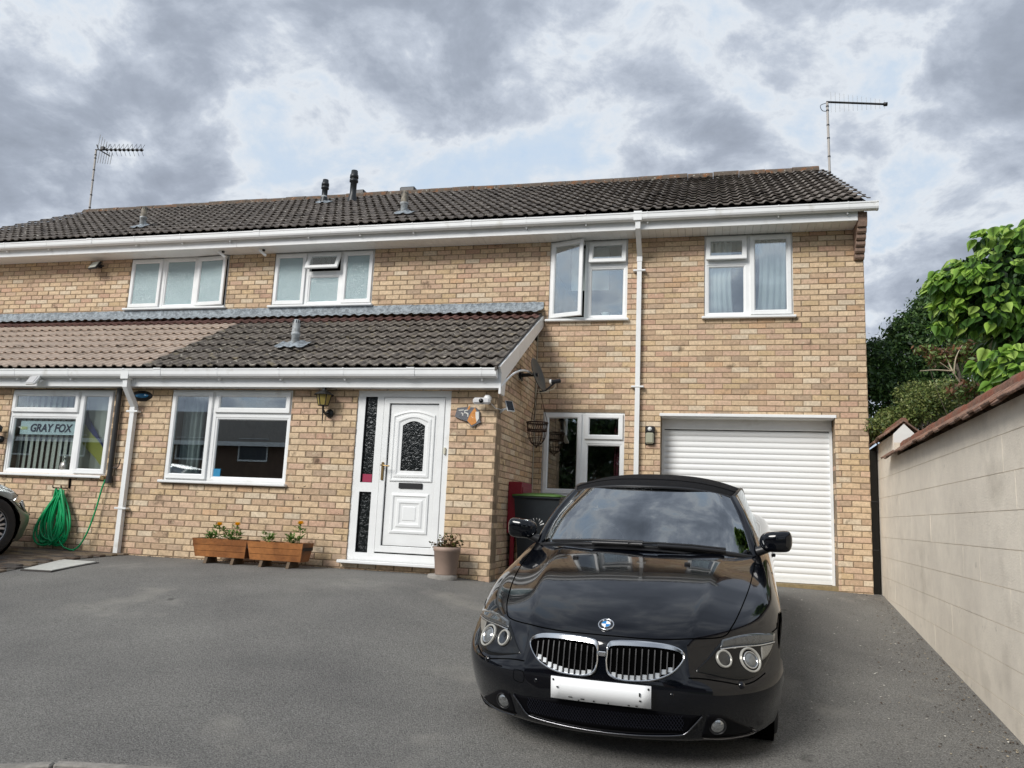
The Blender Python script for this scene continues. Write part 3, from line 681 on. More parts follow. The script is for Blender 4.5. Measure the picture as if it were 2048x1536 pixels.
# moulded corbel at the gable end
CB=mat('corbel_brick',lin(158,132,116,.8),.9,var=.3,varscale=30,bump=.4,bs=100)
cb=bpy.data.objects.new('corbel',None);put(cb,HR)
zz=4.262
for i in range(6):
    h=.072 if i<5 else .19;yo=-.075-.052*i if i<5 else -.345
    m=MB();pf=[(0.02,zz),(yo+.028,zz),(yo+.006,zz+h*.28),(yo,zz+h*.55),(yo,zz+h-.006),(.02,zz+h-.006)]
    m.prism(pf,lambda a,b:(-.118,a,b),lambda a,b:(-.001-.0005*i,a,b));m.build('corbel_brick',CB,cb);zz+=h
# flues and vent pipes on the roofs
PG=mat('vent_grey_plastic',lin(196,202,204,.85),.5,col2=lin(160,162,160,.7),vs=12);PB=mat('vent_weathered',lin(176,166,146,.75),.6,col2=lin(130,122,108,.6),vs=15);FK=mat('flue_black',lin(48,54,58,.5),.45)
def roofz(Y,up=True): return (4.93+(Y+.43)*math.tan(US)) if up else (2.385+(Y+2.37)*math.tan(LS))
def vent(rf,X,Y,h,r,mlow,mtop,slate,kind,label,up=True):
    z=roofz(Y,up);b=MB()
    if kind=='flue': b.lathe([(r*1.7,-.05),(r*1.45,.06),(r*1.02,.16),(r,.2),(r,h*.62),(r*1.35,h*.63),(r*1.35,h*.69),(r*1.05,h*.70),(r*1.05,h*.74),(r*1.35,h*.75),(r*1.3,h*.84),(r*1.1,h*.86),(r*1.0,h*.98),(0,h)],18,Matrix.Translation((X,Y,z)))
    else: b.lathe([(r,-.1),(r,h*.45),(r*1.15,h*.46),(r*1.15,h*.53),(r*1.02,h*.54)],16,Matrix.Translation((X,Y,z)))
    o=b.build('roof_flue' if kind=='flue' else 'vent_pipe',mlow,rf,label=label)
    if kind!='flue':
        t=MB();t.lathe([(r*1.02,h*.54),(r*.98,h*.86),(r*.8,h*.97),(0,h)],16,Matrix.Translation((X,Y,z)));t.build('cap',mtop,o)
        sl=MB()
        for k in range(10):
            th=2*math.pi*k/10;sl.box(-.004,.004,-.003,.003,0,h*.1,T=Matrix.Translation((X+r*.97*math.cos(th),Y+r*.97*math.sin(th),z+h*.85))@Matrix.Rotation(th+math.pi/2,4,'Z'))
        sl.build('cap_slots',BLACK,o)
    else:
        if slate: MB().lathe([(r*1.05,-.05),(r*1.05,.18)],16,Matrix.Translation((X,Y,z))).build('collar',PG,o)
    if slate:
        A=np.zeros((5,17,3));S_=US if up else LS;sw=.30 if up else .44
        for i in range(5):
            for j in range(17):
                u=sw*(-.5+j/16);v=-.16+.26*i/4;rl=max(0,math.cos((X+u)/.15*2*math.pi))*.02
                A[i,j]=(X+u,Y+v*math.cos(S_),z+v*math.sin(S_)+.062+rl+(.05*math.exp(-((u/.09)**2+(v/.1)**2))))
        s=MB();s.grid(A);s.build('lead_slate',LEAD,o)
    return o
vent(rUL,-11.41,.22,.42,.052,PG,PB,True,'vent','grey vent pipe on the neighbour main roof')
vent(rUR,-6.637,.22,.42,.055,PG,PB,True,'vent','weathered vent pipe near the middle gutter')
vent(rUR,-9.19,2.35,.52,.055,FK,FK,True,'flue','short black flue near the ridge')
vent(rUR,-8.67,2.5,.66,.062,FK,FK,False,'flue','tall black flue near the ridge')
vent(rLR,-7.275,-1.62,.40,.052,PG,PG,True,'vent','grey vent pipe on the porch roof',up=False)
for X in (-9.0,-7.9): MB().box(X-.16,X+.16,RY+.02,RY+.3,RZ+.05,RZ+.20,bev=.02).build('ridge_vent',BLACK,rUR)
# black waste pipe by the neighbour window
wp=MB().tube([(-9.47,-E-.05,2.16),(-9.465,-E-.05,.93)],.032,12);wp.tube([(-9.465,-E-.05,1.02),(-9.465,-E-.05,.93)],.042,12);wp.tube([(-9.44,-E-.05,1.13),(-9.37,-E-.05,1.12),(-9.345,-E-.05,1.15),(-9.33,-E-.05,1.24)],.007,6)
wp.build('waste_pipe',mat('old_black_pipe',lin(66,66,66,.4),.55),HL)
MB().box(-9.60,-9.53,-E-.07,-E-.01,.96,1.02,bev=.01).build('outside_tap',BRASS,HL)
# pale cable down the inner corner
MB().tube([(SX+.012,-.02,3.45),(SX+.014,-.02,2.2),(SX+.012,-.02,.2)],.009,6).build('corner_cable',mat('cable_cream',(.45,.40,.30),.6),HR)

# ------------------------------------------------------------ fittings on the walls
IRON=mat('black_iron',(.012,.011,.010),.45)
def ln(mb,a,b,r=.004,n=6): mb.tube([a,b],r,n)
t=thing('wall_lantern','black coach lantern with amber glass left of the front door','lantern',(-6.50,-E,1.97))
m=MB().lathe([(0,0),(.052,0),(.052,.018),(.03,.03),(0,.03)],14,axis_T((0.03,0,-.10),(0,-1,0)));m.tube([(.03,-.02,-.10),(.02,-.09,-.12),(0,-.13,-.07),(0,-.135,-.02)],.014,8);m.tube([(.0,-.13,-.07),(-.002,-.12,-.24)],[.012,.004],8);m.build('bracket',IRON,t)
def frustum(mb,c,z0,r0,z1,r1,n=6,cap=False):
    P=[[Vector((c[0]+r*math.cos(2*math.pi*k/n+.3),c[1]+r*math.sin(2*math.pi*k/n+.3),z)) for k in range(n)] for z,r in ((z0,r0),(z1,r1))]
    for k in range(n): mb.quad(P[0][k],P[0][(k+1)%n],P[1][(k+1)%n],P[1][k])
    return P
m=MB();P=frustum(m,(0,-.135),-.02,.058,.115,.092);m.build('amber_glass',mat('amber_glass',(.42,.33,.10),.25,var=.3,varscale=8,trans=.3),t)
m=MB()
for k in range(6): ln(m,P[0][k],P[1][k],.006);ln(m,P[0][k],P[0][(k+1)%6],.006);ln(m,P[1][k],P[1][(k+1)%6],.007)
m.add(P[0],[tuple(range(6))]);m.build('cage',IRON,t)
m=MB();m.lathe([(.135,.108),(.12,.118),(.055,.155),(.03,.165),(.03,.19),(.018,.20),(.012,.225),(0,.23)],6,Matrix.Translation((0,-.135,0)),smooth=False);m.build('roof',IRON,t)
MB().lathe([(0,.225),(.014,.23),(.010,.26),(0,.27)],8,Matrix.Translation((0,-.135,0))).build('finial',mat('white_finial',(.6,.6,.55),.4),t)
t=thing('bulkhead_lamp','black and frosted bulkhead lamp beside the garage door','lamp',(-2.755,0,1.76))
MB().box(-.065,.065,-.02,0,0,.25,bev=.006).build('back_plate',BLACK,t)
MB().box(-.062,.062,-.075,-.02,.165,.25,bev=.012).build('hood',BLACK,t);MB().box(-.055,.055,-.075,-.021,.01,.163,bev=.018).build('diffuser',mat('frosted_lens',(.50,.50,.38),.4,trans=.3),t)
MB().lathe([(0,.012),(.02,.008),(.028,0)],10,axis_T((0,-.075,.21),(0,-1,0))).build('sensor',mat('sensor_white',(.7,.72,.7),.3),t)
def floodlight(label,loc,rz,body,face,sz=.09):
    t=thing('floodlight',label,'floodlight',loc);T=Matrix.Rotation(rz,4,'Z')@Matrix.Rotation(rad(-32),4,'X')
    MB().box(-sz,sz,-.035,.0,-sz*.8,sz*.8,bev=.008,T=T).build('housing',body,t);MB().box(-sz*.86,sz*.86,-.042,-.034,-sz*.68,sz*.68,T=T).build('glass',face,t)
    m=MB();m.tube([(sz*.9,.01,0),(sz*1.0,.05,.02),(sz*.6,.10,.03),(0,.10,.03)],.012,6);m.tube([(-sz*.9,.01,0),(-sz*.6,.10,.03)],.012,6);m.box(-.03,.03,.07,.115,0,.06,bev=.006);m.build('bracket',body,t)
floodlight('black floodlight under the eaves beside the neighbour frosted window',(-11.93,-.13,4.545),rad(-14),BLACK,mat('flood_glass',(.45,.47,.42),.15),.105)
floodlight('small white floodlight under the left porch gutter',(-10.62,-2.33,2.215),rad(-10),WHITE,mat('flood_glass2',(.5,.5,.5),.2),.085)
for X,L in ((-9.49,'left of two small white lamps under the main eaves'),(-8.77,'right of two small white lamps under the main eaves')):
    t=thing('eaves_lamp',L,'lamp',(X,-.2,4.66),'small lamps under the eaves');MB().box(-.018,.018,-.018,.018,0,.03,bev=.004).build('base',BLACK,t)
    MB().box(-.024,.024,-.07,.07,-.024,.012,bev=.008,T=Matrix.Translation((0,-.02,-.03))@Matrix.Rotation(rad(-55),4,'Z')@Matrix.Rotation(rad(-35),4,'X')).build('head',WHITE,t)
t=thing('wall_lamp','black oval wall lamp with blue glass behind the downpipe','lamp',(-9.17,-E,2.07))
m=MB();m.lathe([(0,.035),(.09,.034),(.15,.012),(.17,0)],24,Matrix.Diagonal((1,1,1,1))@axis_T((0,0,0),(0,-1,0)));o=m.build('body',BLACK,t);o.scale=(1,1,.42)
m=MB();m.lathe([(0,.05),(.05,.047),(.10,.033)],20,axis_T((0.03,0,0),(0,-1,0)));o=m.build('lens',mat('blue_lens',(.03,.16,.32),.1),t);o.scale=(1,1,.3)
t=thing('wall_lamp','dark wall lamp at the far left edge of the neighbour wall','lamp',(-11.30,-E,1.46))
MB().lathe([(0,0),(.05,0),(.05,.02),(0,.03)],12,axis_T((0,0,0),(0,-1,0))).build('base',IRON,t);m=MB();m.tube([(0,-.02,0),(.02,-.1,.02),(.02,-.12,.08)],.01,6);m.lathe([(.03,.08),(.07,.1),(.075,.16),(.03,.2),(0,.2)],10,Matrix.Translation((.02,-.12,0)));m.build('shade',IRON,t)
# slate house sign
t=thing('slate_sign','broken slate plaque with orange painted animal right of the front door','sign',(-4.70,-E,1.88))
SLATE=mat('slate',lin(128,130,136,.6),.7,var=.3,varscale=25,bump=.5,bs=60)
pl=[(-.14,.075),(-.02,.085),(.09,.08),(.135,.03),(.14,-.07),(.155,-.09),(.04,-.15),(-.005,-.085),(-.09,-.06),(-.165,-.03)]
MB().prism(pl,lambda a,b:(a,-.028,b),lambda a,b:(a,-.006,b)).build('slate',SLATE,t)
def blob(name,pts,m,y=-.031): MB().prism(pts,lambda a,b:(a,y,b),lambda a,b:(a,y+.004,b)).build(name,m,t)
OR=mat('paint_orange',lin(225,150,70,.75),.6,var=.3,varscale=30,spots=[(lin(235,225,200,.8),30,.62,.05)]);PW=mat('paint_white',(.66,.65,.6),.6)
blob('painted_body',[(-.01,-.075),(.02,0),(.06,.06),(.075,.085),(.10,.02),(.11,-.05),(.10,-.10),(.045,-.13)],OR)
blob('painted_chest',[(.085,.03),(.125,.03),(.13,-.05),(.105,-.09),(.09,-.04)],PW,-.0335)
blob('painted_stroke',[(-.12,.05),(-.06,.055),(-.06,.045),(-.12,.04)],PW);blob('painted_stroke',[(-.09,.02),(-.06,.01),(-.065,-.02),(-.075,-.015),(-.072,.005),(-.092,.012)],PW);blob('painted_stroke',[(-.05,.05),(-.005,.052),(-.005,.044),(-.042,.04),(-.04,.01),(-.05,.01)],PW)
blob('painted_stroke',[(-.035,.025),(.0,.01),(.0,-.03),(-.01,-.03),(-.012,.0),(-.04,.015)],PW);blob('painted_ear',[(-.02,.055),(.005,.10),(.02,.10),(.01,.055)],OR)
# security camera with little solar panel
t=thing('security_camera','white wide security camera at the porch corner','camera',(-4.50,-E,2.04))
m=MB();m.lathe([(0,.05),(.03,.045),(.045,.02),(.048,-.01)],14,Matrix.Translation((.03,-.06,.015)));m.box(-.02,.07,-.06,0,.01,.05,bev=.01);m.build('mount',WHITE,t)
m=MB().box(-.125,.085,-.150,-.085,-.055,.022,bev=.022);m.build('body',mat('camera_grey',(.60,.60,.60),.35),t);MB().lathe([(0,.012),(.024,.01),(.027,0)],18,axis_T((-.02,-.150,-.017),(0,-1,0))).build('lens',mat('lens_black',(.004,.004,.004),.08),t)
t=thing('solar_panel','tiny black solar panel on a white bracket on the porch side wall','solar panel',(SX,-1.88,1.985))
m=MB();m.tube([(0,-.02,-.03),(.06,-.04,-.02),(.10,-.02,0)],.013,8);m.tube([(.0,-.03,-.06),(.05,-.05,-.03)],.009,6);m.tube([(-.06,-.21,.02),(-.01,-.2,-.03),(.03,-.08,-.03)],.004,5);m.build('bracket',WHITE,t)
T=Matrix.Translation((.115,-.02,.02))@Matrix.Rotation(rad(-48),4,'Z')@Matrix.Rotation(rad(-30),4,'Y')
MB().box(-.008,.008,-.05,.05,-.075,.075,bev=.003,T=T).build('frame',WHITE,t);MB().box(.004,.0105,-.042,.042,-.067,.067,T=T).build('cells',mat('solar_black',(.01,.011,.013),.15),t)
# satellite dish
t=thing('satellite_dish','dark grey satellite dish on the porch side wall','satellite dish',(SX,-.95,2.52))
DG=mat('dish_grey',lin(84,92,94,.55),.5)
nrm=Vector((.90,-.16,.30)).normalized();T=axis_T((.22,-.03,.02),nrm)@Matrix.Diagonal((.85,1.0,1,1));m=MB();m.lathe([(0,0),(.08,.004),(.15,.015),(.20,.028),(.225,.036),(.228,.030),(.2,.018),(0,-.012)],28,T);m.build('reflector',DG,t)
m=MB().box(0,.03,-.09,.05,-.05,.1,bev=.01);m.tube([(.02,-.02,.02),(.14,-.02,.03),(.24,-.02,.03)],.025,8);m.build('mount',BLACK,t)
tip=Vector((.22,-.03,.02))+nrm*.24+Vector((.05,0,-.16));m=MB();m.tube([Vector((.27,-.02,-.19)),Vector((.34,-.04,-.19)),tip],.012,6);m.build('arm',BLACK,t)
m=MB();m.lathe([(0,-.06),(.026,-.055),(.026,.05),(.034,.055),(.034,.075),(0,.08)],12,axis_T(tip,-nrm+Vector((0,0,.2))));m.build('receiver',BLACK,t);MB().lathe([(.036,.06),(.037,.085),(0,.092)],12,axis_T(tip,-nrm+Vector((0,0,.2)))).build('receiver_cap',WHITE,t)
m=MB();m.tube(cr_curve([tip,tip+Vector((-.05,.02,-.1)),Vector((.2,-.1,-.2)),Vector((.02,-.4,.0)),Vector((.01,-.6,.25))],6),.004,5);m.build('cable',mat('cable_cream',(.45,.40,.30),.6),t)
# hanging basket
t=thing('hanging_basket','empty rusty wire hanging basket on a white bracket','hanging basket',(-4.19,-.62,2.02))
RUST=mat('rusty_wire',lin(82,60,48,.55),.8)
m=MB();K_=.76
for zz,rr,w in ((-.055,.185,.010),(-.16,.165,.010)): m.tube([(K_*rr*math.cos(a),K_*rr*math.sin(a),zz) for a in np.linspace(0,2*math.pi,25)],w,6,caps=False)
for k in range(8):
    a=2*math.pi*k/8;m.tube([(K_*.165*math.cos(s)*math.cos(a),K_*.165*math.cos(s)*math.sin(a),-.16-.2*math.sin(s)) for s in np.linspace(0,1.5,8)],.0055,5,caps=False)
for rr,zz in ((.145,-.26),(.09,-.325)): m.tube([(K_*rr*math.cos(a),K_*rr*math.sin(a),zz) for a in np.linspace(0,2*math.pi,21)],.0045,5,caps=False)
for k in range(28):
    a=2*math.pi*k/28;m.tube([(K_*.185*math.cos(a),K_*.185*math.sin(a),-.055),(K_*.175*math.cos(a+.11),K_*.175*math.sin(a+.11),-.11),(K_*.165*math.cos(a),K_*.165*math.sin(a),-.16)],.004,4,caps=False)
m.lathe([(0,-.39),(.012,-.385),(.012,-.36),(0,-.355)],8);m.build('basket',RUST,t)
hk=Vector((0,0,.45))
for k in range(3):
    a=2*math.pi*k/3+.4;c=MB();ln(c,(K_*.183*math.cos(a),K_*.183*math.sin(a),-.055),hk,.004,5);c.build('chain',RUST,t)
b=MB();P=[Vector((-.10,-1.60,.16)),Vector((-.08,-1.2,.37)),Vector((-.05,-.8,.50)),Vector((-.02,-.4,.54)),Vector((.0,-.05,.49)),hk];b.tube(cr_curve(P,6),.014,8);b.build('bracket',WHITE,t)
# red meter box on the porch side wall
RED=mat('red_paint',lin(170,20,48,.55),.4)
t=thing('meter_box','dark red meter box on the porch side wall behind the bin','meter box',(SX,-1.05,.85))
MB().box(0,.17,-.29,.29,-.32,.30,bev=.008).build('case',RED,t);MB().box(.168,.178,-.25,.25,-.28,.24,bev=.003).build('door',RED,t);MB().box(.04,.09,-.26,-.21,-.85,-.32,bev=.005).build('pipe_cover',RED,t)

# ------------------------------------------------------------ aerials
AL=mat('aerial_alloy',(.30,.30,.29),.45,.5);
AW=mat('mast_pale',lin(205,198,190,.7),.5)
def mast(t,h,lean):
    m=MB();m.tube([(0,0,-.1),(lean,0,h)],.021,8);m.build('mast',AW,t)
    for z in (.05,.1,.4,.75,1.0,1.28,1.36):
        if z<h: MB().lathe([(.026,0),(.026,.022)],10,Matrix.Translation((lean*z/h,0,z))).build('mast_band',BLACK,t)
t=thing('tv_aerial','long bare boom television aerial at the right end of the ridge','aerial',(.10,RY,6.86));mast(t,1.45,-.015)
m=MB();a=Vector((-.03,0,1.46));b=Vector((.95,-.0,1.33));m.tube([a,b],.019,8);m.lathe([(0,-.03),(.035,-.03),(.035,.03),(0,.03)],10,axis_T(b,(1,0,0)));m.build('boom',IRON,t)
m=MB()
for k in range(13):
    p=a.lerp(b,.08+.075*k);l=.20-.010*k;ln(m,p+Vector((0,0,l)),p-Vector((0,0,l)),.003,4)
m.build('elements',AL,t);m=MB();m.tube(cr_curve([(-.03,0,1.44),(-.13,0,1.40),(-.1,0,1.30),(-.02,0,1.28)],5),.006,5);m.build('cable',BLACK,t)
t=thing('tv_aerial','aerial with crossed elements and grid reflector at the left end of the ridge','aerial',(-15.47,RY,7.03));mast(t,1.48,-.04)
a=Vector((-.06,0,1.50));b=Vector((1.22,.0,1.40));m=MB();m.tube([a,b],.014,6);m.box(.10,.2,-.05,.01,1.46,1.55,bev=.01);m.tube([(-.04,0,1.62),(.02,0,1.5),(.28,.08,1.36)],.014,6);m.build('boom',IRON,t)
m=MB()
for k in range(9):
    p=a.lerp(b,.24+.09*k)
    for sx,sz in ((1,1),(-.4,1),(1,-1)): ln(m,p,p+Vector((.05*sx,.03*sx,.14*sz)),.004,4)
    m.lathe([(0,-.02),(.035,-.015),(.035,.015),(0,.02)],8,axis_T(p,(1,0,.0)))
m.build('directors',IRON,t);m=MB()
for k in range(6):
    x=.0+.05*k;ln(m,(x,.02*k,1.55),(x+.02,.02*k,1.86-.05*k),.006,4);ln(m,(x+.06,.02*k,1.45),(x+.04,.02*k,1.17),.006,4)
m.build('reflector',AL,t)
# ------------------------------------------------------------ cars
NUM=10
def car_rows():
    R=[]
    def row(*p): R.append([list(q) for q in p])
    row((0,.60,.17),(.22,.60,.17),(.42,.62,.17),(.58,.64,.17),(.72,.68,.16),(.80,.72,.16),(.84,.75,.17),(.85,.78,.18),(.85,.80,.18),(.85,.82,.18))
    row((0,.15,.15),(.22,.16,.15),(.42,.21,.15),(.58,.29,.145),(.71,.42,.135),(.80,.54,.135),(.85,.64,.145),(.87,.70,.155),(.87,.74,.16),(.865,.78,.17))
    row((0,.055,.185),(.22,.068,.185),(.42,.118,.185),(.58,.205,.178),(.73,.345,.165),(.825,.48,.165),(.88,.60,.175),(.90,.68,.185),(.905,.73,.19),(.905,.77,.19))
    row((0,.045,.26),(.22,.056,.26),(.42,.10,.26),(.59,.185,.255),(.74,.32,.25),(.845,.46,.25),(.905,.59,.255),(.922,.68,.26),(.925,.73,.26),(.925,.77,.26))
    row((0,.0,.36),(.22,.012,.36),(.42,.060,.36),(.60,.150,.355),(.755,.285,.35),(.865,.435,.35),(.92,.575,.36),(.933,.68,.36),(.935,.74,.36),(.935,.78,.36))
    row((0,-.002,.47),(.22,.010,.47),(.42,.060,.465),(.60,.150,.455),(.76,.285,.45),(.87,.435,.45),(.922,.575,.46),(.935,.69,.46),(.937,.76,.46),(.937,.80,.46))
    row((0,.022,.545),(.22,.036,.545),(.42,.095,.535),(.59,.21,.52),(.735,.355,.51),(.85,.50,.51),(.915,.62,.52),(.934,.72,.52),(.937,.80,.50),(.93,.86,.46))
    row((0,.045,.62),(.22,.060,.62),(.42,.135,.612),(.60,.28,.60),(.74,.43,.59),(.85,.57,.585),(.912,.68,.58),(.934,.77,.55),(.935,.86,.48),(.915,.94,.36))
    row((0,.085,.688),(.22,.10,.688),(.42,.18,.682),(.61,.335,.672),(.735,.48,.66),(.842,.62,.645),(.905,.74,.625),(.934,.83,.56),(.932,.92,.45),(.90,1.0,.28))
    row((0,.20,.752),(.22,.215,.752),(.42,.275,.745),(.625,.40,.712),(.75,.54,.70),(.85,.68,.68),(.908,.80,.65),(.936,.88,.57),(.932,.96,.44),(.89,1.04,.24))
    row((0,.40,.822),(.22,.41,.821),(.44,.45,.808),(.655,.53,.745),(.77,.63,.735),(.855,.75,.712),(.912,.86,.672),(.937,.93,.58),(.932,1.0,.43),(.885,1.06,.22))
    row((0,.70,.888),(.23,.70,.886),(.47,.71,.868),(.70,.73,.79),(.80,.79,.776),(.872,.87,.748),(.918,.95,.695),(.937,1.01,.585),(.93,1.06,.42),(.88,1.12,.21))
    row((0,1.0,.938),(.24,1.0,.935),(.49,1.0,.918),(.735,1.0,.838),(.825,1.03,.82),(.882,1.07,.785),(.918,1.12,.715),(.933,1.17,.585),(.925,1.2,.41),(.875,1.22,.2))
    row((0,1.27,.975),(.25,1.28,.972),(.51,1.31,.955),(.755,1.37,.893),(.838,1.36,.862),(.885,1.37,.81),(.915,1.39,.73),(.928,1.42,.585),(.92,1.44,.40),(.87,1.45,.2))
    row((0,1.65,.985),(.27,1.65,.98),(.53,1.66,.968),(.77,1.68,.935),(.85,1.68,.90),(.886,1.69,.84),(.908,1.7,.74),(.922,1.7,.585),(.915,1.7,.40),(.87,1.7,.2))
    for y,dx,dz in ((2.2,0,.0),(2.8,.01,.008),(3.3,.02,.02),(3.8,.018,.025)):
        row((0,y,.975+dz),(.3,y,.975+dz),(.6,y,.972+dz),(.79+dx,y,.955+dz),(.86+dx,y,.915+dz),(.892+dx,y,.845),(.91+dx,y,.745),(.918+dx,y,.585),(.912+dx*.5,y,.40),(.868,y,.2))
    row((0,4.25,1.0),(.3,4.25,.998),(.58,4.24,.985),(.75,4.22,.955),(.835,4.20,.905),(.88,4.18,.83),(.905,4.17,.73),(.915,4.16,.58),(.91,4.15,.40),(.865,4.14,.2))
    row((0,4.60,.99),(.28,4.59,.988),(.54,4.55,.972),(.70,4.49,.935),(.785,4.44,.88),(.845,4.40,.80),(.88,4.37,.71),(.898,4.34,.57),(.895,4.31,.40),(.86,4.28,.22))
    row((0,4.74,.90),(.28,4.73,.90),(.52,4.69,.89),(.67,4.63,.86),(.765,4.56,.81),(.835,4.49,.75),(.875,4.44,.67),(.895,4.40,.55),(.893,4.36,.40),(.86,4.33,.24))
    row((0,4.81,.68),(.28,4.80,.68),(.52,4.76,.67),(.68,4.69,.65),(.78,4.61,.63),(.845,4.53,.60),(.882,4.47,.56),(.897,4.42,.50),(.893,4.39,.40),(.86,4.36,.28))
    row((0,4.80,.45),(.28,4.79,.45),(.52,4.75,.45),(.68,4.69,.45),(.78,4.61,.44),(.845,4.54,.44),(.88,4.48,.43),(.895,4.44,.42),(.89,4.41,.38),(.86,4.38,.31))
    row((0,4.72,.24),(.28,4.71,.24),(.52,4.67,.24),(.67,4.61,.24),(.76,4.55,.25),(.825,4.49,.26),(.862,4.45,.28),(.878,4.43,.31),(.875,4.41,.33),(.85,4.39,.33))
    row((0,4.3,.2),(.28,4.3,.2),(.52,4.3,.2),(.66,4.3,.2),(.74,4.3,.21),(.79,4.3,.22),(.82,4.3,.24),(.84,4.31,.26),(.84,4.32,.28),(.83,4.33,.29))
    R=np.array(R);k=.24;n_=R[:,2:3]+k*(R[:,3:4]-R[:,2:3]);lift=np.array([0]*8+[.003,.007,.010,.012,.011,.006]+[0]*(len(R)-14));n_[:,0,2]+=lift
    return np.concatenate([R[:,:3],n_,R[:,3:]],1)
def bsp(P,axis,sub):
    """uniform cubic B-spline along axis with a first-order interpolation correction; P already padded"""
    P=np.moveaxis(P,axis,0);n=len(P);out=[]
    D=np.zeros_like(P);D[1:-1]=(P[:-2]-2*P[1:-1]+P[2:])/6;Q=P-.62*D
    for i in range(1,n-2):
        last=(i==n-3)
        for k in range(sub+(1 if last else 0)):
            t=k/sub;out.append(((1-t)**3*Q[i-1]+(3*t**3-6*t*t+4)*Q[i]+(-3*t**3+3*t*t+3*t+1)*Q[i+1]+t**3*Q[i+2])/6)
    return np.moveaxis(np.array(out),0,axis)
def car_surface(sub=6):
    R=car_rows()
    P=np.concatenate([2*R[:1]-R[1:2],R,2*R[-1:]-R[-2:-1]],0)
    M=R*np.array([-1,1,1]);Mp=np.concatenate([2*M[:1]-M[1:2],M,2*M[-1:]-M[-2:-1]],0)
    full=np.concatenate([2*Mp[:,-1:]-Mp[:,-2:-1],Mp[:,:0:-1],P,2*P[:,-1:]-P[:,-2:-1]],1)
    return bsp(bsp(full,0,sub),1,sub)
CSURF=car_surface()
def body_faces(A):
    R,Cc=A.shape[:2];F=[]
    for i in range(R-1):
        for j in range(Cc-1):
            c=(A[i,j]+A[i+1,j+1])/2
            if abs(c[0])>.74 and any((c[1]-y)**2+(c[2]-.335)**2<.365**2 for y in (.92,3.70)): continue
            if abs(c[0])<.74 and 1.42+.28*(c[0]/.74)**2<c[1]<3.45 and c[2]>.9: continue
            F.append((i*Cc+j,i*Cc+j+1,(i+1)*Cc+j+1,(i+1)*Cc+j))
    return F
CFACES=body_faces(CSURF);CV=[tuple(q) for q in CSURF.reshape(-1,3)]
CBVH=BVHTree.FromPolygons([Vector(q) for q in CV],CFACES)
def front(x,z,off=0.):
    h=CBVH.ray_cast(Vector((x,-1,z)),Vector((0,1,0)))
    if h[0] is None: h=CBVH.find_nearest(Vector((x,.3,z)))
    n=h[1];n=n if n.y<0 else -n
    return h[0]+n*off,n
def near(p,off=0.):
    h=CBVH.find_nearest(Vector(p));n=h[1];n=n if n.dot(Vector((p[0],p[1]-2,p[2]-.4)))>0 else -n
    return h[0]+n*off,n
def interp(P,t):
    s=t*(len(P)-1);i=min(int(s),len(P)-2);f=s-i
    return tuple(P[i][k]*(1-f)+P[i+1][k]*f for k in range(len(P[0])))
def smooth2(P,n): return [(q.x,q.y) for q in cr_curve(P,n)]
def patch(mb,lo,up,ns,nt,off,sx=1,skirt=.02):
    lo=smooth2(lo,6);up=smooth2(up,6);A=np.zeros((nt+3,ns+3,3))
    for i in range(nt+3):
        for j in range(ns+3):
            ii=min(max(i-1,0),nt);jj=min(max(j-1,0),ns);edge=(i in(0,nt+2) or j in (0,ns+2))
            a=interp(lo,jj/ns);b=interp(up,jj/ns);t=ii/nt;x=a[0]*(1-t)+b[0]*t;z=a[1]*(1-t)+b[1]*t
            p,n=front(x*sx,z,-skirt if edge else off);A[i,j]=p
    mb.grid(A)
def tube_on(mb,pts,r,off,sx=1,n=6,sm=5):
    P=[front(q.x*sx,q.y,off)[0] for q in cr_curve(pts,sm)];mb.tube(P,r,n)
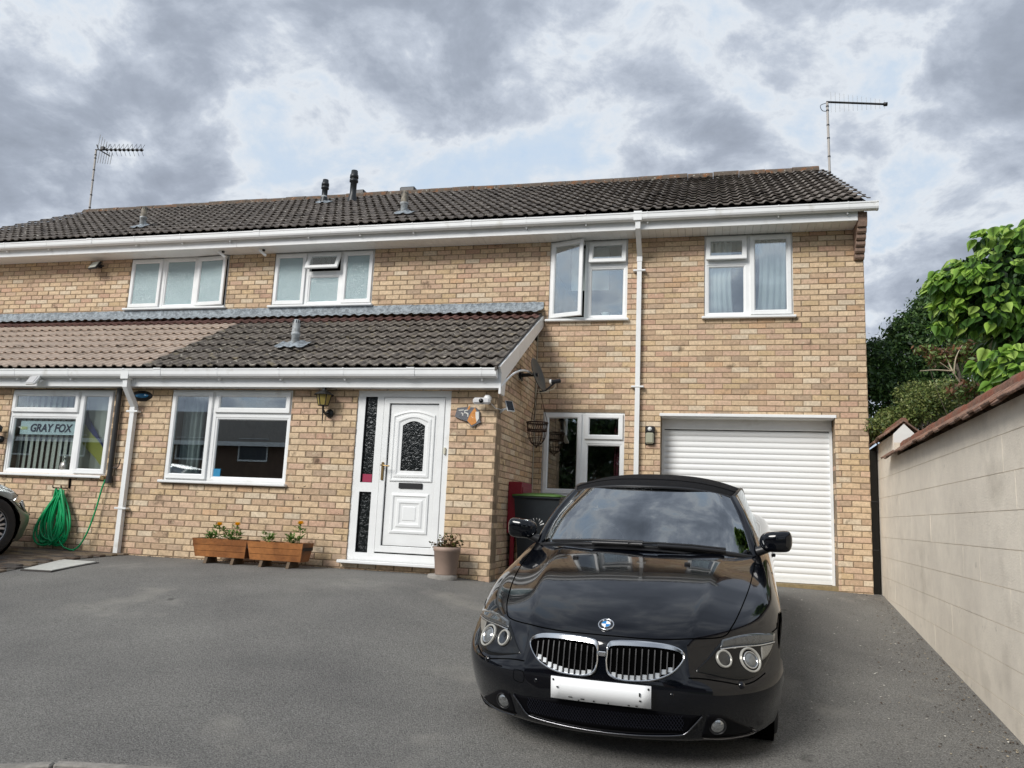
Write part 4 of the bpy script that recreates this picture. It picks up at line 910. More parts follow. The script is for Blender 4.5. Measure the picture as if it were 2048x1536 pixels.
def build_car(label,name,paint,roofm,pose,full=True):
    car=thing(name,label,'car');T=pose;car.matrix_world=T
    GAP=mat('panel_gap',(.001,.001,.001),.9,spec=.02);LENS=mat('headlamp_housing',(.006,.0065,.007),.08,spec=.35);RINGM=mat('angel_ring',(.42,.41,.37),.2,.3)
    GL=glass_mat('windscreen_glass',tint=(.42,.46,.46),refl=.24,ior=1.5);SG=glass_mat('side_glass',tint=(.12,.14,.14),refl=.05,ior=1.5)
    mb=MB();mb.add(CV,CFACES,smooth=True);mb.build('body',paint,car,fix=True)
    # floor tray and cabin
    fl=MB().box(-.8,.8,.75,4.3,.16,.2);fl.box(-.72,.72,1.75,3.4,.2,.62);fl.box(-.72,.72,.7,1.5,.2,.6);fl.build('underbody',BLACK,car)
    # arch liners and wheels
    tp=[(.22,-.10),(.245,-.108),(.30,-.112),(.325,-.106),(.338,-.085),(.338,.085),(.325,.106),(.30,.112),(.245,.108),(.22,.10)]
    ALLOY=mat('alloy_wheel',(.50,.51,.52),.35,.35)
    for sx in (-1,1):
        for y in (.92,3.70):
            c=Vector((sx*.782,y,.336));TT=axis_T(c,(sx,0,0))
            w=bpy.data.objects.new('wheel',None);put(w,car)
            MB().lathe(tp,32,TT).build('tyre',RUBBER,w)
            rm=MB();rm.lathe([(.222,-.10),(.232,-.105),(.236,.10),(.226,.108),(.212,.10),(.20,.06),(.19,.0),(.06,-.01),(0,-.01)],32,TT);rm.build('rim',mat('rim_dark',(.05,.05,.052),.5,.5),w)
            sp=MB()
            for k in range(10):
                for dd in (-.10,.10):
                    a=2*math.pi*k/10;d0=Vector((math.cos(a+dd*.7),math.sin(a+dd*.7),0));d1=Vector((math.cos(a+dd*1.35),math.sin(a+dd*1.35),0));sd=Vector((-math.sin(a),math.cos(a),0))
                    q=[d0*.04+sd*.012,d0*.04-sd*.012,d1*.217-sd*.011,d1*.217+sd*.011]
                    vs=[TT@Vector((v.x,v.y,zz)) for zz,L_ in ((.085,0),(.05,0)) for v in q]
                    sp.add(vs,[(0,1,2,3),(0,4,5,1),(1,5,6,2),(2,6,7,3),(3,7,4,0)])
            sp.lathe([(.0,.095),(.04,.092),(.06,.08),(.062,.05)],20,TT);sp.lathe([(.205,.09),(.222,.104),(.232,.100),(.232,.085)],32,TT);sp.build('spokes',ALLOY,w)
            ar=MB();ar.lathe([(.372,-.10),(.372,.07)],32,axis_T(Vector((sx*.80,y,.336)),(sx,0,0)));ar.add([TT@Vector((.37*math.cos(a),.37*math.sin(a),-.24)) for a in np.linspace(0,2*math.pi,24)[:-1]],[tuple(range(23))])
            ar.lathe([(.37,-.24),(.37,-.09)],24,TT);ar.build('arch_liner',GAP,car)
    # windscreen
    NW=17;bot=[(-.765,1.60,.905),(-.62,1.46,.945),(-.33,1.33,.978),(0,1.27,.99),(.33,1.33,.978),(.62,1.46,.945),(.765,1.60,.905)];top=[(-.60,2.13,1.275),(-.45,2.03,1.315),(-.22,1.97,1.335),(0,1.95,1.34),(.22,1.97,1.335),(.45,2.03,1.315),(.60,2.13,1.275)]
    B=cr_curve(bot,4);Tt=cr_curve(top,4);n=len(B);A=np.zeros((9,n,3))
    for i,t in enumerate(np.linspace(0,1,9)):
        for j in range(n): q=B[j].lerp(Tt[j],t);A[i,j]=(q.x*(1+.02*math.sin(math.pi*t)),q.y-.02*math.sin(math.pi*t),q.z+.02*math.sin(math.pi*t))
    ws=MB();ws.grid(A);ws.build('windscreen',GL,car)
    bd=MB();bd.tube([tuple(A[0,j]) for j in range(n)],.018,6);bd.build('screen_seal',BLACK,car)
    for sx in (-1,1):
        pl=MB();j=0 if sx<0 else n-1;pts=[A[i,j] for i in range(9)];Q=np.zeros((9,5,3))
        for i in range(9):
            p=pts[i];t=i/8
            for k,(dx,dy,dz) in enumerate(((-.022,-.006,.004),(.0,-.012,.012),(.025,.0,.012),(.045,.03,.0),(.05,.06,-.03))): Q[i,k]=(p[0]+sx*dx,p[1]+dy+.0,p[2]+dz)
        Q[0,:,2]-=.03;pl.grid(Q);pl.build('pillar',paint,car)
    # folding roof / hard roof
    prof_=[(1.93,1.345,.60,1.27),(2.02,1.372,.625,1.285),(2.2,1.392,.64,1.30),(2.5,1.402,.655,1.305),(2.8,1.395,.665,1.29),(3.1,1.36,.675,1.235),(3.4,1.26,.69,1.13),(3.65,1.11,.71,1.02),(3.78,.99,.72,.96)]
    Q=np.zeros((len(prof_),13,3))
    for i,(y,zc,xe,ze) in enumerate(prof_):
        for j in range(13):
            s=j/6-1;a=abs(s);x=xe*s*(1.0 if a<.99 else 1.0);z=zc-(zc-ze)*(a**2.6);yy=y+(.20*a**2 if i<2 else .12*a**2 if i<3 else .05*a*a);Q[i,j]=(x,yy,z)
    Qp=np.concatenate([2*Q[:1]-Q[1:2],Q,2*Q[-1:]-Q[-2:-1]],0);Qp=np.concatenate([2*Qp[:,:1]-Qp[:,1:2],Qp,2*Qp[:,-1:]-Qp[:,-2:-1]],1)
    D=bsp(bsp(Qp,0,4),1,3);rf=MB();rf.grid(D);ro=rf.build('soft_top' if full else 'roof',roofm,car);md=ro.modifiers.new('th','SOLIDIFY');md.thickness=.012
    e=MB();e.tube([tuple(D[0,j]) for j in range(D.shape[1])],.012,6)
    for jj in (0,D.shape[1]-1): e.tube([tuple(D[i,jj]) for i in range(D.shape[0])],.011,6)
    e.build('roof_edge_seal',BLACK,car)
    if full:
        sm=MB()
        for yy in (7,):
            sm.tube([tuple(D[yy,j]+np.array([0,0,.003])) for j in range(D.shape[1])],.005,5)
        sm.build('roof_seam',roofm,car)
    for sx in (-1,1):
        jj=0 if sx<0 else D.shape[1]-1;W_=np.zeros((2,D.shape[0]-4,3))
        for i in range(D.shape[0]-4):
            d=D[i,jj];W_[1,i]=d+np.array([sx*.004,0,.0]);W_[0,i]=(sx*.80,min(max(d[1],1.72),3.6)if i else 1.66,.945)
        sw=MB();sw.grid(W_);sw.build('side_window',SG,car)
    # interior
    di=MB();P=np.array([[(x,1.40+.22*abs(x/.7)**2+dy,z) for x in np.linspace(-.7,.7,15)] for dy,z in ((0,.955),(.18,.965),(.34,.93),(.42,.80),(.45,.6))]);di.grid(P);di.build('dashboard',mat('dash_grey',(.035,.036,.037),.7),car)
    di=MB();di.tube([(-.37+.185*math.cos(a),2.02+.07*math.sin(a),.86+.175*math.sin(a)) for a in np.linspace(0,2*math.pi,25)],.015,6);di.box(-.43,-.31,1.98,2.04,.82,.89,bev=.02);di.tube([(-.55,2.02,.86),(-.2,2.02,.86)],.014,6);di.build('steering_wheel',BLACK,car)
    SE=mat('seat_leather',(.03,.03,.03),.6)
    for sx in (-1,1):
        s=MB().box(sx*.37-.24,sx*.37+.24,2.35,2.85,.45,.62,bev=.06);s.box(-.24,.24,-.07,.07,0,.58,bev=.05,T=Matrix.Translation((sx*.37,2.9,.5))@Matrix.Rotation(rad(-14),4,'X'));s.box(-.13,.13,-.045,.045,0,.17,bev=.04,T=Matrix.Translation((sx*.37,3.06,1.07))@Matrix.Rotation(rad(-8),4,'X'));s.build('seat',SE,car)
    mi=MB().box(-.11,.11,2.0,2.03,1.235,1.295,bev=.012);mi.tube([(0,2.0,1.29),(0,1.99,1.335)],.02,8);mi.build('interior_mirror',BLACK,car)
    # panel gaps
    gp=MB();pts=[near(q,.0005)[0] for q in cr_curve([(.0,.083,.69),(.22,.098,.69),(.42,.178,.684),(.60,.325,.674),(.648,.42,.71),(.69,.6,.765),(.735,.95,.825),(.762,1.3,.88),(.778,1.5,.92)],6)]
    gp.tube(pts,.0036,6);gp.tube([Vector((-q.x,q.y,q.z)) for q in pts],.0036,6)
    for sx in (-1,1):
        gp.tube([near((sx*x,y,z),.0)[0] for x,y,z in ((.90,1.50,.85),(.92,1.48,.7),(.93,1.47,.55),(.92,1.46,.4),(.88,1.46,.22))],.004,5);gp.tube([near((sx*x,y,z),.0)[0] for x,y,z in ((.86,.66,.64),(.91,.74,.63),(.935,.80,.60))],.004,5)
    gp.build('shut_lines',GAP,car)
    # wipers and washer jets
    wi=MB();zz=.012
    for P in ([(-.62,1.42,.965),(-.3,1.305,1.0),(.05,1.26,1.012)],[(-.05,1.24,1.006),(.15,1.26,1.008),(.36,1.32,.998),(.58,1.42,.972)]):
        wi.tube([Vector(p)+Vector((0,0,zz)) for p in P],.010,6);wi.tube([Vector(p)+Vector((0,-.025,-.002)) for p in P[1:]],.014,6)
    wi.build('wipers',BLACK,car);cw=MB();A2=np.array([[(x,1.255+.55*(abs(x)/.75)**2.2*.62+dy,.972-.075*(abs(x)/.75)**2+dz) for x in np.linspace(-.70,.70,25)] for dy,dz in ((-.05,.004),(.0,.012),(.06,.004))]);cw.grid(A2);cw.build('cowl',BLACK,car)
    for sx in (-1,1): p,nn=near((sx*.36,1.02,.93),.006);MB().box(-.018,.018,-.012,.012,-.01,.008,bev=.004,T=Matrix.Translation(p)).build('washer_jet',BLACK,car)
    # door mirrors
    for sx in (-1,1):
        m=MB();cs=[];A3=np.zeros((23,25,3))
        for i in range(23):
            u=math.sin((-1+2*i/22)*math.pi/2)
            for j in range(25):
                a=2*math.pi*j/24;ex=lambda v:math.copysign(abs(v)**.62,v);sc=(1-abs(u)**(4 if u<0 else 7))**.5 if abs(u)<1 else 0.
                hx=.108*(1 if u<0 else 1);yy=.062*ex(math.sin(a))*sc-(.02*u);z=.070*ex(math.cos(a))*sc*(1+.06*u)
                A3[i,j]=(sx*(.908+hx*u),1.645+yy+.03*(u>0)*u,1.022+z+.008*u)
        m.grid(A3);o=m.build('door_mirror',paint,car);MB().tube([(sx*.785,1.66,.945),(sx*.84,1.65,.965),(sx*.88,1.645,.985)],[.035,.028,.03],8).build('stalk',BLACK,o)
        gm=MB().box(-.08,.08,.0,.004,-.045,.045,bev=.001,T=Matrix.Translation((sx*.91,1.70,1.022)));gm.build('mirror_glass',CHROME,o)
    # headlamps
    lo=[(.475,.532),(.56,.507),(.65,.482),(.725,.470),(.80,.490),(.855,.56),(.862,.60)];up=[(.475,.537),(.53,.585),(.595,.648),(.68,.655),(.76,.650),(.84,.638),(.868,.618)]
    for sx in (-1,1):
        h=MB();patch(h,lo,up,26,8,.004,sx);H_=h.build('headlamp',LENS,car)
        b=MB();patch(b,[(.588,.622),(.68,.619),(.78,.606),(.865,.602)],[(.597,.658),(.68,.664),(.77,.657),(.872,.630)],18,3,.008,sx);b.build('indicator_strip',mat('indicator_clear',(.075,.08,.082),.08,.4,var=.4,varscale=60,coat=1),H_)
        eb=MB();tube_on(eb,[(.585,.616),(.68,.612),(.78,.600),(.866,.596)],.004,.009,sx);eb.build('strip_edge',CHROME,H_)
        sd=MB();patch(sd,[(.80,.53),(.83,.545),(.853,.575)],[(.795,.597),(.83,.592),(.862,.592)],6,5,.007,sx,.004);sd.build('side_reflector',mat('side_reflector',(.20,.19,.165),.25,var=.3,varscale=90),H_)
        for (x,z,r,nm) in ((.735,.543,.066,'main'),(.603,.570,.046,'high')):
            p,nn=front(x*sx,z,.011);ax=(nn*.85+Vector((0,-1,.0))*.15).normalized();TT=axis_T(p,ax)
            ri=MB();ri.lathe([(r-.011,.0),(r-.010,.009),(r-.004,.012),(r+.001,.008),(r+.001,-.005)],28,TT);ri.build('light_ring',RINGM,H_)
            if nm=='main':
                ri=MB();ri.lathe([(r*.70,.0),(r*.70,.008),(r*.62,.010),(r*.60,.002)],24,TT);ri.build('lens_ring',CHROME,H_)
                ri=MB();ri.lathe([(0,.016),(r*.3,.014),(r*.5,.008),(r*.62,.0)],22,TT);ri.build('projector_lens',mat('projector_lens',(.16,.17,.17),.08,.2,coat=1),H_)
            else:
                ri=MB();ri.lathe([(0,.002),(r*.4,.004),(r*.78,.007)],22,TT);ri.build('reflector',mat('lamp_reflector',(.10,.105,.11),.12,.9),H_)
        wj=MB();p,nn=front(.70*sx,.452,.001);wj.lathe([(0,.012),(.014,.010),(.02,.0)],10,axis_T(p,nn));wj.build('lamp_washer',paint,car)
    if full:
        # kidney grilles
        kp=[(.022,.60),(.026,.645),(.06,.664),(.18,.668),(.30,.660),(.375,.642),(.412,.612),(.405,.575),(.355,.525),(.27,.493),(.17,.482),(.085,.486),(.035,.510),(.021,.555)]
        K=[(q.x,q.y) for q in cr_curve(kp,4,closed=True)];cx,cz=.205,.585
        for sx in (-1,1):
            gr=MB();n=len(K);rings=[]
            for (f,ft,off) in ((1.02,0,.0),(1.0,0,.012),(.97,.02,.016),(.945,.155,.013),(.93,.165,-.004)):
                L_=[]
                for x,z in K:
                    kx=cx+(x-cx)*(1-(1-f)*.75);zz=cz+(z-cz)*(1-(1-f)*1.5-(ft if z>cz else .0)*1.2*min(1,(z-cz)/.05))
                    L_.append(front(kx*sx,zz,off)[0])
                rings.append(L_)
            for a,b in zip(rings,rings[1:]): gr.add(a+b,[(k,(k+1)%n,(k+1)%n+n,k+n) for k in range(n)],smooth=True)
            G_=gr.build('kidney_grille',mat('grille_chrome',(.66,.67,.68),.16,1),car)
            bk=MB();RR=[[front((cx+(x-cx)*.95*f_)*sx,cz+(z-cz)*.93*f_,.0025)[0] for x,z in K] for f_ in (1,.8,.6,.4,.2,.02)]
            for a,b in zip(RR,RR[1:]): bk.add(a+b,[(k,(k+1)%n,(k+1)%n+n,k+n) for k in range(n)])
            bk.build('grille_void',GAP,G_)
            ssl=MB()
            for k in range(11):
                x=.048+.0315*k;zs=[z for (xa,z),(xb,_) in zip(K,K[1:]+K[:1]) if (xa-x)*(xb-x)<=0]
                if len(zs)<2: continue
                z0_,z1_=min(zs)+.010,max(zs)-.030
                if z1_-z0_<.02: continue
                P=[front(x*sx,z0_+(z1_-z0_)*t,.004)[0] for t in np.linspace(0,1,6)]
                sl_=MB()
                for a,b in zip(P,P[1:]):
                    w=.0028;sl_.add([a+Vector((-w,0,0)),a+Vector((w,0,0)),b+Vector((w,0,0)),b+Vector((-w,0,0)),a+Vector((-w,-.010,0)),a+Vector((w,-.010,0)),b+Vector((w,-.010,0)),b+Vector((-w,-.010,0))],[(4,5,6,7),(0,4,7,3),(1,5,6,2)])
                sl_.build('grille_slat',mat('slat_dark',(.010,.010,.011),.45,.2),G_)
                if k<10:
                    zq=[z for (xa,z),(xb,_) in zip(K,K[1:]+K[:1]) if (xa-x-.01575)*(xb-x-.01575)<=0];zlo=min(zq)+.010
                    tb=MB();w=.0115;P=[front((x+.01575+a_)*sx,zlo+b_,.0035)[0] for a_,b_ in ((-w,-.003),(w,-.003),(w*.96,.019),(-w*.96,.019))];tb.add(P,[(0,1,2,3)]);tb.build('grille_tab',mat('tab_grey',(.46,.48,.49),.4,.5),G_)
        bc=front(0,.600,.008)[0];MB().box(-.02,.02,-.008,.004,-.012,.014,bev=.003,T=Matrix.Translation(bc)).build('grille_bridge',CHROME,car)
        # badge
        p,nn=near((0,.145,.725),.002);TT=axis_T(p,nn);bg=bpy.data.objects.new('badge',None);put(bg,car)
        MB().lathe([(.0435,-.004),(.0435,.006),(.040,.009),(.038,.006)],32,TT).build('rim',CHROME,bg)
        MB().lathe([(.038,.006),(.0255,.007)],32,TT).build('black_band',mat('badge_black',(.006,.006,.007),.15,coat=1),bg)
        MB().lathe([(.0255,.007),(.0255,.009),(.0235,.009)],32,TT).build('inner_rim',CHROME,bg)
        side=Vector((1,0,0));upv=nn.cross(side).normalized();upv=upv if upv.z>0 else -upv
        for q in range(4):
            m=MB();pts=[p+nn*.008]+[p+nn*.008+(side*math.cos(a)+upv*math.sin(a))*.0235 for a in np.linspace(q*math.pi/2,(q+1)*math.pi/2,8)];m.add(pts,[tuple(range(9))]);m.build('quadrant',mat('badge_blue',(.02,.20,.50),.3) if q in (1,3) else mat('badge_white',(.8,.8,.8),.3),bg)
        BM=Matrix((side,upv,nn)).transposed().to_4x4()
        for ch,a in (('B',125),('M',90),('W',55)):
            c=p+nn*.0075+(side*math.cos(rad(a))+upv*math.sin(rad(a)))*.0318
            text(ch,.014,mat('badge_white',(.8,.8,.8),.3),'badge_letter',bg,Matrix.Translation(c)@BM@Matrix.Rotation(rad(a-90),4,'Z'),ext=.0006)
        # plate
        pt=MB();A4=np.zeros((2,13,3))
        for i,z in enumerate((.366,.478)):
            for j in range(13): x=-.262+.524*j/12;A4[i,j]=(x,-.026+.16*x*x*.6,z)
        pt.grid(A4);po=pt.build('number_plate',mat('plate_white',(.82,.83,.83),.35),car,label='blank white front number plate');md=po.modifiers.new('t','SOLIDIFY');md.thickness=.006
        PI=mat('plate_black',(.01,.01,.01),.5)
        fr=[(-.225,.427,.011,.006),(.205,.432,.007,.018),(.208,.401,.012,.006),(-.155,.383,.022,.003),(-.09,.379,.02,.005),(-.11,.370,.008,.006),(-.03,.375,.009,.006),(.045,.374,.005,.006),(.19,.374,.012,.004),(.15,.374,.01,.004)]
        for x,z,w,h in fr: MB().box(x-w/2,x+w/2,-.0335+.1*x*x,-.0300+.1*x*x,z-h/2,z+h/2).build('plate_mark',PI,po)
        for sx in (-1,1): MB().lathe([(0,.004),(.005,.003),(.006,0)],8,axis_T((sx*.249,-.021,.462),(0,-1,0))).build('plate_screw',PI,po)
        # lower intake, splitter line, fog lamps
        it=MB();patch(it,[(-.43,.225),(-.2,.215),(0,.212),(.2,.215),(.43,.225)],[(-.49,.315),(-.2,.345),(0,.35),(.2,.345),(.49,.315)],40,6,.003);it.build('lower_intake',mat('intake_black',(.003,.003,.004),.6,spec=.05),car)
        ms=MB()
        for k in range(-26,27):
            for s in (-1,1):
                x0_=k*.016;P=[]
                for t in np.linspace(0,1,5):
                    x=x0_+s*.05*(t-.5);z=.238+.085*t
                    if abs(x)<.42: P.append(front(x,z,.006)[0])
                if len(P)>1: ms.tube(P,.0012,4,caps=False)
        ms.build('intake_mesh',mat('intake_mesh',(.010,.012,.022),.4),car)
        ln_=MB();tube_on(ln_,[(-.505,.315),(-.46,.262),(-.425,.224),(-.38,.210),(-.2,.200),(0,.197),(.2,.200),(.38,.210),(.425,.224),(.46,.262),(.505,.315)],.0045,.006,n=8);ln_.build('splitter_trim',mat('dark_chrome',(.16,.16,.17),.2,1),car)
        for sx in (-1,1):
            tr=MB();patch(tr,[(.50,.195),(.60,.178),(.70,.170),(.755,.175)],[(.535,.318),(.60,.31),(.68,.255),(.758,.192)],14,5,.002,sx);fo_=tr.build('fog_recess',mat('recess_black',(.003,.003,.004),.4,spec=.1),car)
            tb=MB();tube_on(tb,[(.505,.192),(.60,.176),(.70,.170),(.755,.172),(.762,.186),(.745,.200)],.0045,.008,sx,8);tb.build('fog_trim',mat('dark_chrome',(.16,.16,.17),.2,1),fo_)
            p,nn=front(.578*sx,.253,.004);ax=(nn*.5+Vector((0,-1,0))*.5).normalized();TT=axis_T(p,ax)
            MB().lathe([(.044,-.004),(.046,.006),(.041,.009),(.039,.004)],24,TT).build('fog_ring',BLACK,fo_);MB().lathe([(0,.016),(.015,.0145),(.03,.009),(.040,.0)],24,TT).build('fog_lens',mat('fog_glass',(.35,.36,.36),.05,.85,var=.5,varscale=120,coat=1),fo_)
            for x_,z_ in ((.36,.425),): p,nn=front(x_*sx,z_,.0012);MB().lathe([(0,.002),(.011,.0015),(.012,-.002)],12,axis_T(p,nn)).build('parking_sensor',paint,car)
        sq=MB();tube_on(sq,[(-.50,.455),(-.44,.452),(-.44,.40),(-.50,.402),(-.50,.455)],.0018,.0,n=4);sq.build('tow_cover_gap',GAP,car)
        # crease under the lamps
        for sx in (-1,1):
            cr=MB();tube_on(cr,[(.44,.507),(.52,.497),(.62,.475),(.70,.455),(.76,.458),(.82,.48)],.004,-.001,sx,6);cr.build('lamp_surround_gap',GAP,car)
    else:
        it=MB();patch(it,[(-.42,.24),(0,.22),(.42,.24)],[(-.42,.33),(0,.35),(.42,.33)],30,5,.003);it.build('lower_intake',BLACK,car)
        it=MB();patch(it,[(-.4,.53),(0,.52),(.4,.53)],[(-.42,.64),(0,.655),(.42,.64)],30,5,.003);it.build('grille',BLACK,car)
    # tail lamps and door handles
    TL=mat('tail_lamp',(.25,.01,.01),.15,coat=1)
    for sx in (-1,1):
        A5=np.array([[near((sx*x,y,z),.003)[0] for x,y in ((.58,4.66),(.68,4.60),(.77,4.54),(.84,4.46),(.885,4.36))] for z in (.68,.74,.80)]);m=MB();m.grid(A5);m.build('tail_lamp',TL,car)
        m=MB().box(-.012,.012,-.1,.1,-.014,.014,bev=.006,T=Matrix.Translation(near((sx*.95,2.65,.80),.008)[0]));m.build('door_handle',paint,car)
    return car
PAINT=mat('black_car_paint',(.0022,.0027,.0045),.10,spec=.08,coat=.9)
FAB=mat('soft_top_fabric',(.007,.007,.008),.9,spec=.2,bump=.3,bs=300)
def pose(x,y,z,yaw,pitch,roll=0): return Matrix.Translation((x,y,z))@Matrix.Rotation(yaw,4,'Z')@Matrix.Rotation(pitch,4,'X')@Matrix.Rotation(roll,4,'Y')
build_car('black convertible parked nose out in front of the garage','convertible_car',PAINT,FAB,pose(-2.542,-6.48,-.549,-.055,.112,.005))
GP=mat('grey_car_paint',lin(120,122,114,.62),.42,.2,coat=.25)
lc=build_car('grey car at the left edge parked beside the hose','parked_car',GP,GP,pose(-10.80,-2.36,.062,math.pi-.02,-.045),full=False)
# ------------------------------------------------------------ garden wall
WALLM=mat('wall_paint_block',lin(234,224,207,1.02),.9,col2=lin(224,214,198,1.0),vs=1.6,vlo=.35,vhi=.65,var=.07,varscale=9,bump=.35,bs=70,dist=.012,spots=[(lin(196,186,170,.9),1.3,.60,.25),(lin(170,161,146,.8),5,.67,.14)])
ang=math.atan(.058);gw=thing('garden_wall','cream painted concrete block wall with clay tile coping along the drive','wall',(.10,0,0))
gw.rotation_euler=(0,0,-ang)   # local -Y runs along the wall towards the street
def lw(u): return -u/math.cos(ang)
WTOP=1.57;core=MB();core.box(.0035,.197,-7.60,-1.21,-1.2,WTOP);core.box(.0035,.197,-1.21,.84,-1.2,1.83);core.build('wall_core',mat('wall_joint',lin(224,213,194,.92),.95,var=.15,varscale=30,bump=.5,bs=60),gw)
bm_=[MB().box(0,.2,-L/2+.002,L/2-.002,.002,.235,bev=.0045).mesh('block',WALLM) for L in (.455,.2275)]
rmes={}
def blockmesh(L,h):
    k=(round(L,2),round(h,2))
    if k not in rmes: rmes[k]=MB().box(0,.2,-L/2,L/2,.0022,h-.0022).mesh('block',WALLM)
    return rmes[k]
for k in range(-6,4):
    z=.908+k*.237;off=.2275 if k%2 else 0;u=.85-off
    ztop=lambda uu:1.83 if uu>-1.25 else WTOP
    while u>-7.6:
        L=min(.455,u+7.62);um=u-L/2;h=min(.237,ztop(um)-z)
        gz=g(.0,um)
        if h>.03 and z+.237>gz-.3: inst('block',blockmesh(L,h),gw,(random.gauss(0,.0004),um,z),(random.gauss(0,.0006),random.gauss(0,.0012),random.gauss(0,.0006)))
        u-=L
CLAY=mat('clay_coping',lin(164,128,108,.78),.9,objcol=False,col2=lin(132,106,92,.7),vs=9,var=.35,varscale=25,bump=.6,bs=70,spots=[(lin(70,62,54,.5),8,.66,.1)])
CLAYR=mat('clay_ridge',lin(140,106,88,.7),.9,col2=lin(160,98,74,.65),vs=4,var=.35,varscale=25,bump=.5,bs=60)
ct=MB().box(-.092,.092,0,.27,-.009,.009,bev=.004).mesh('coping_tile',CLAY)
def coping(y0,y1,z0):
    y=y0
    while y>y1:
        for s in (-1,1):
            o=inst('coping_tile',ct,gw,(.10,y-.09,z0+.165),(0,0,0));sl_=rad(37)+random.gauss(0,.03)
            R=Matrix.Rotation(rad(90 if s<0 else -90),4,'Z')@Matrix.Rotation(-sl_,4,'X')@Matrix.Rotation(random.gauss(0,.03),4,'Z')
            o.matrix_local=Matrix.Translation((.11+(-.0 if s<0 else .0),y-.09,z0+.145+random.uniform(-.004,.006)))@R
        y-=.178
    rt=MB();rp_=[(-.05,-.045),(-.045,.0),(-.02,.03),(.02,.03),(.045,.0),(.05,-.045)];A=np.array([[(a,b,c) for a,c in rp_] for b in (0,.295)]);rt.grid(A,smooth=True);rt.add([(a,0,c) for a,c in rp_],[tuple(range(6))]);rt.add([(a,.295,c) for a,c in rp_],[tuple(range(6))]);me=rt.mesh('coping_ridge',CLAYR)
    y=y0
    while y>y1: inst('coping_ridge',me,gw,(.11,y-.30,z0+.155+random.uniform(-.004,.004)),(random.gauss(0,.012),0,random.gauss(0,.02)));y-=.302
coping(-1.02,-7.5,WTOP);coping(.9,-1.06,1.83)
ge=MB();ge.add([(.0,-1.216,1.83),(.22,-1.216,1.83),(.11,-1.216,1.945)],[(0,1,2)]);ge.add([(.0,-1.2,1.57),(.0,-1.216,1.83),(.22,-1.216,1.83),(.22,-1.2,1.57)],[(0,1,2,3)]);ge.build('gable_face',mat('white_render',(.72,.71,.68),.8),gw)
pp=thing('gap_post','dark post added to fill the dark gap between house corner and wall','post',(.05,.05,-.05));MB().box(-.044,.04,-.03,.03,-.1,1.80,bev=.004).build('post',mat('gap_dark',(.010,.009,.007),.8,spec=.2),pp)  # near-black upright added so the narrow gap reads dark
for z in (.55,1.15):MB().box(-.046,.043,-.034,.034,z,z+.012).build('post_band',BLACK,pp)

# ------------------------------------------------------------ things on the drive by the house
WOOD=mat('stained_planter_wood',lin(178,116,62,.85),.6,col2=lin(146,90,44,.8),vs=3,var=.3,varscale=16,bump=.2,bs=50);WOODD=mat('planter_end_wood',lin(150,94,50,.8),.65,col2=lin(110,68,36,.7),vs=4,var=.2)
SOIL=mat('potting_soil',(.03,.022,.016),.95,bump=.8,bs=60)
LEAFG=mat('plant_leaf_green',(.13,.24,.05),.6,trans=.3,var=.35,varscale=40)
PETAL=mat('marigold_petal',(.92,.56,.02),.6,trans=.2)
def leafq(mb,p,d,up,L,w,col=None):
    s=d.cross(up).normalized()*w;mb.add([p,p+d*L*.5+s+up*L*.08,p+d*L,p+d*L*.5-s+up*L*.08],[(0,1,2),(0,2,3)],col)
def marigold(label,loc,h,flower):
    t=thing('marigold_plant',label,'plant',loc);st=MB();st.tube([(0,0,-.02),(.004,.002,h*.6),(0,0,h)],.0035,5);st.build('stem',LEAFG,t);lf=MB()
    for k in range(16 if flower else 22):
        z=h*random.uniform(.15,.85);a=random.uniform(0,6.28);d=Vector((math.cos(a),math.sin(a),random.uniform(.1,.7))).normalized()
        for s in range(5): q=Vector((0,0,z))+d*(.012+.013*s);leafq(lf,q,(d+Vector((random.gauss(0,.7),random.gauss(0,.7),.1))).normalized(),Vector((0,0,1)),.05,.012)
    lf.build('leaves',LEAFG,t)
    if flower:
        f=MB()
        for r in range(4):
            for k in range(10):
                a=2*math.pi*k/10+r*.3;d=Vector((math.cos(a),math.sin(a),.25+.35*r)).normalized();leafq(f,Vector((0,0,h+.004*r)),d,Vector((0,0,1)),.055-.006*r,.022)
        f.build('flower',PETAL,t);MB().lathe([(.003,h-.022),(.009,h-.012),(.008,h)],8).build('flower_base',LEAFG,t)
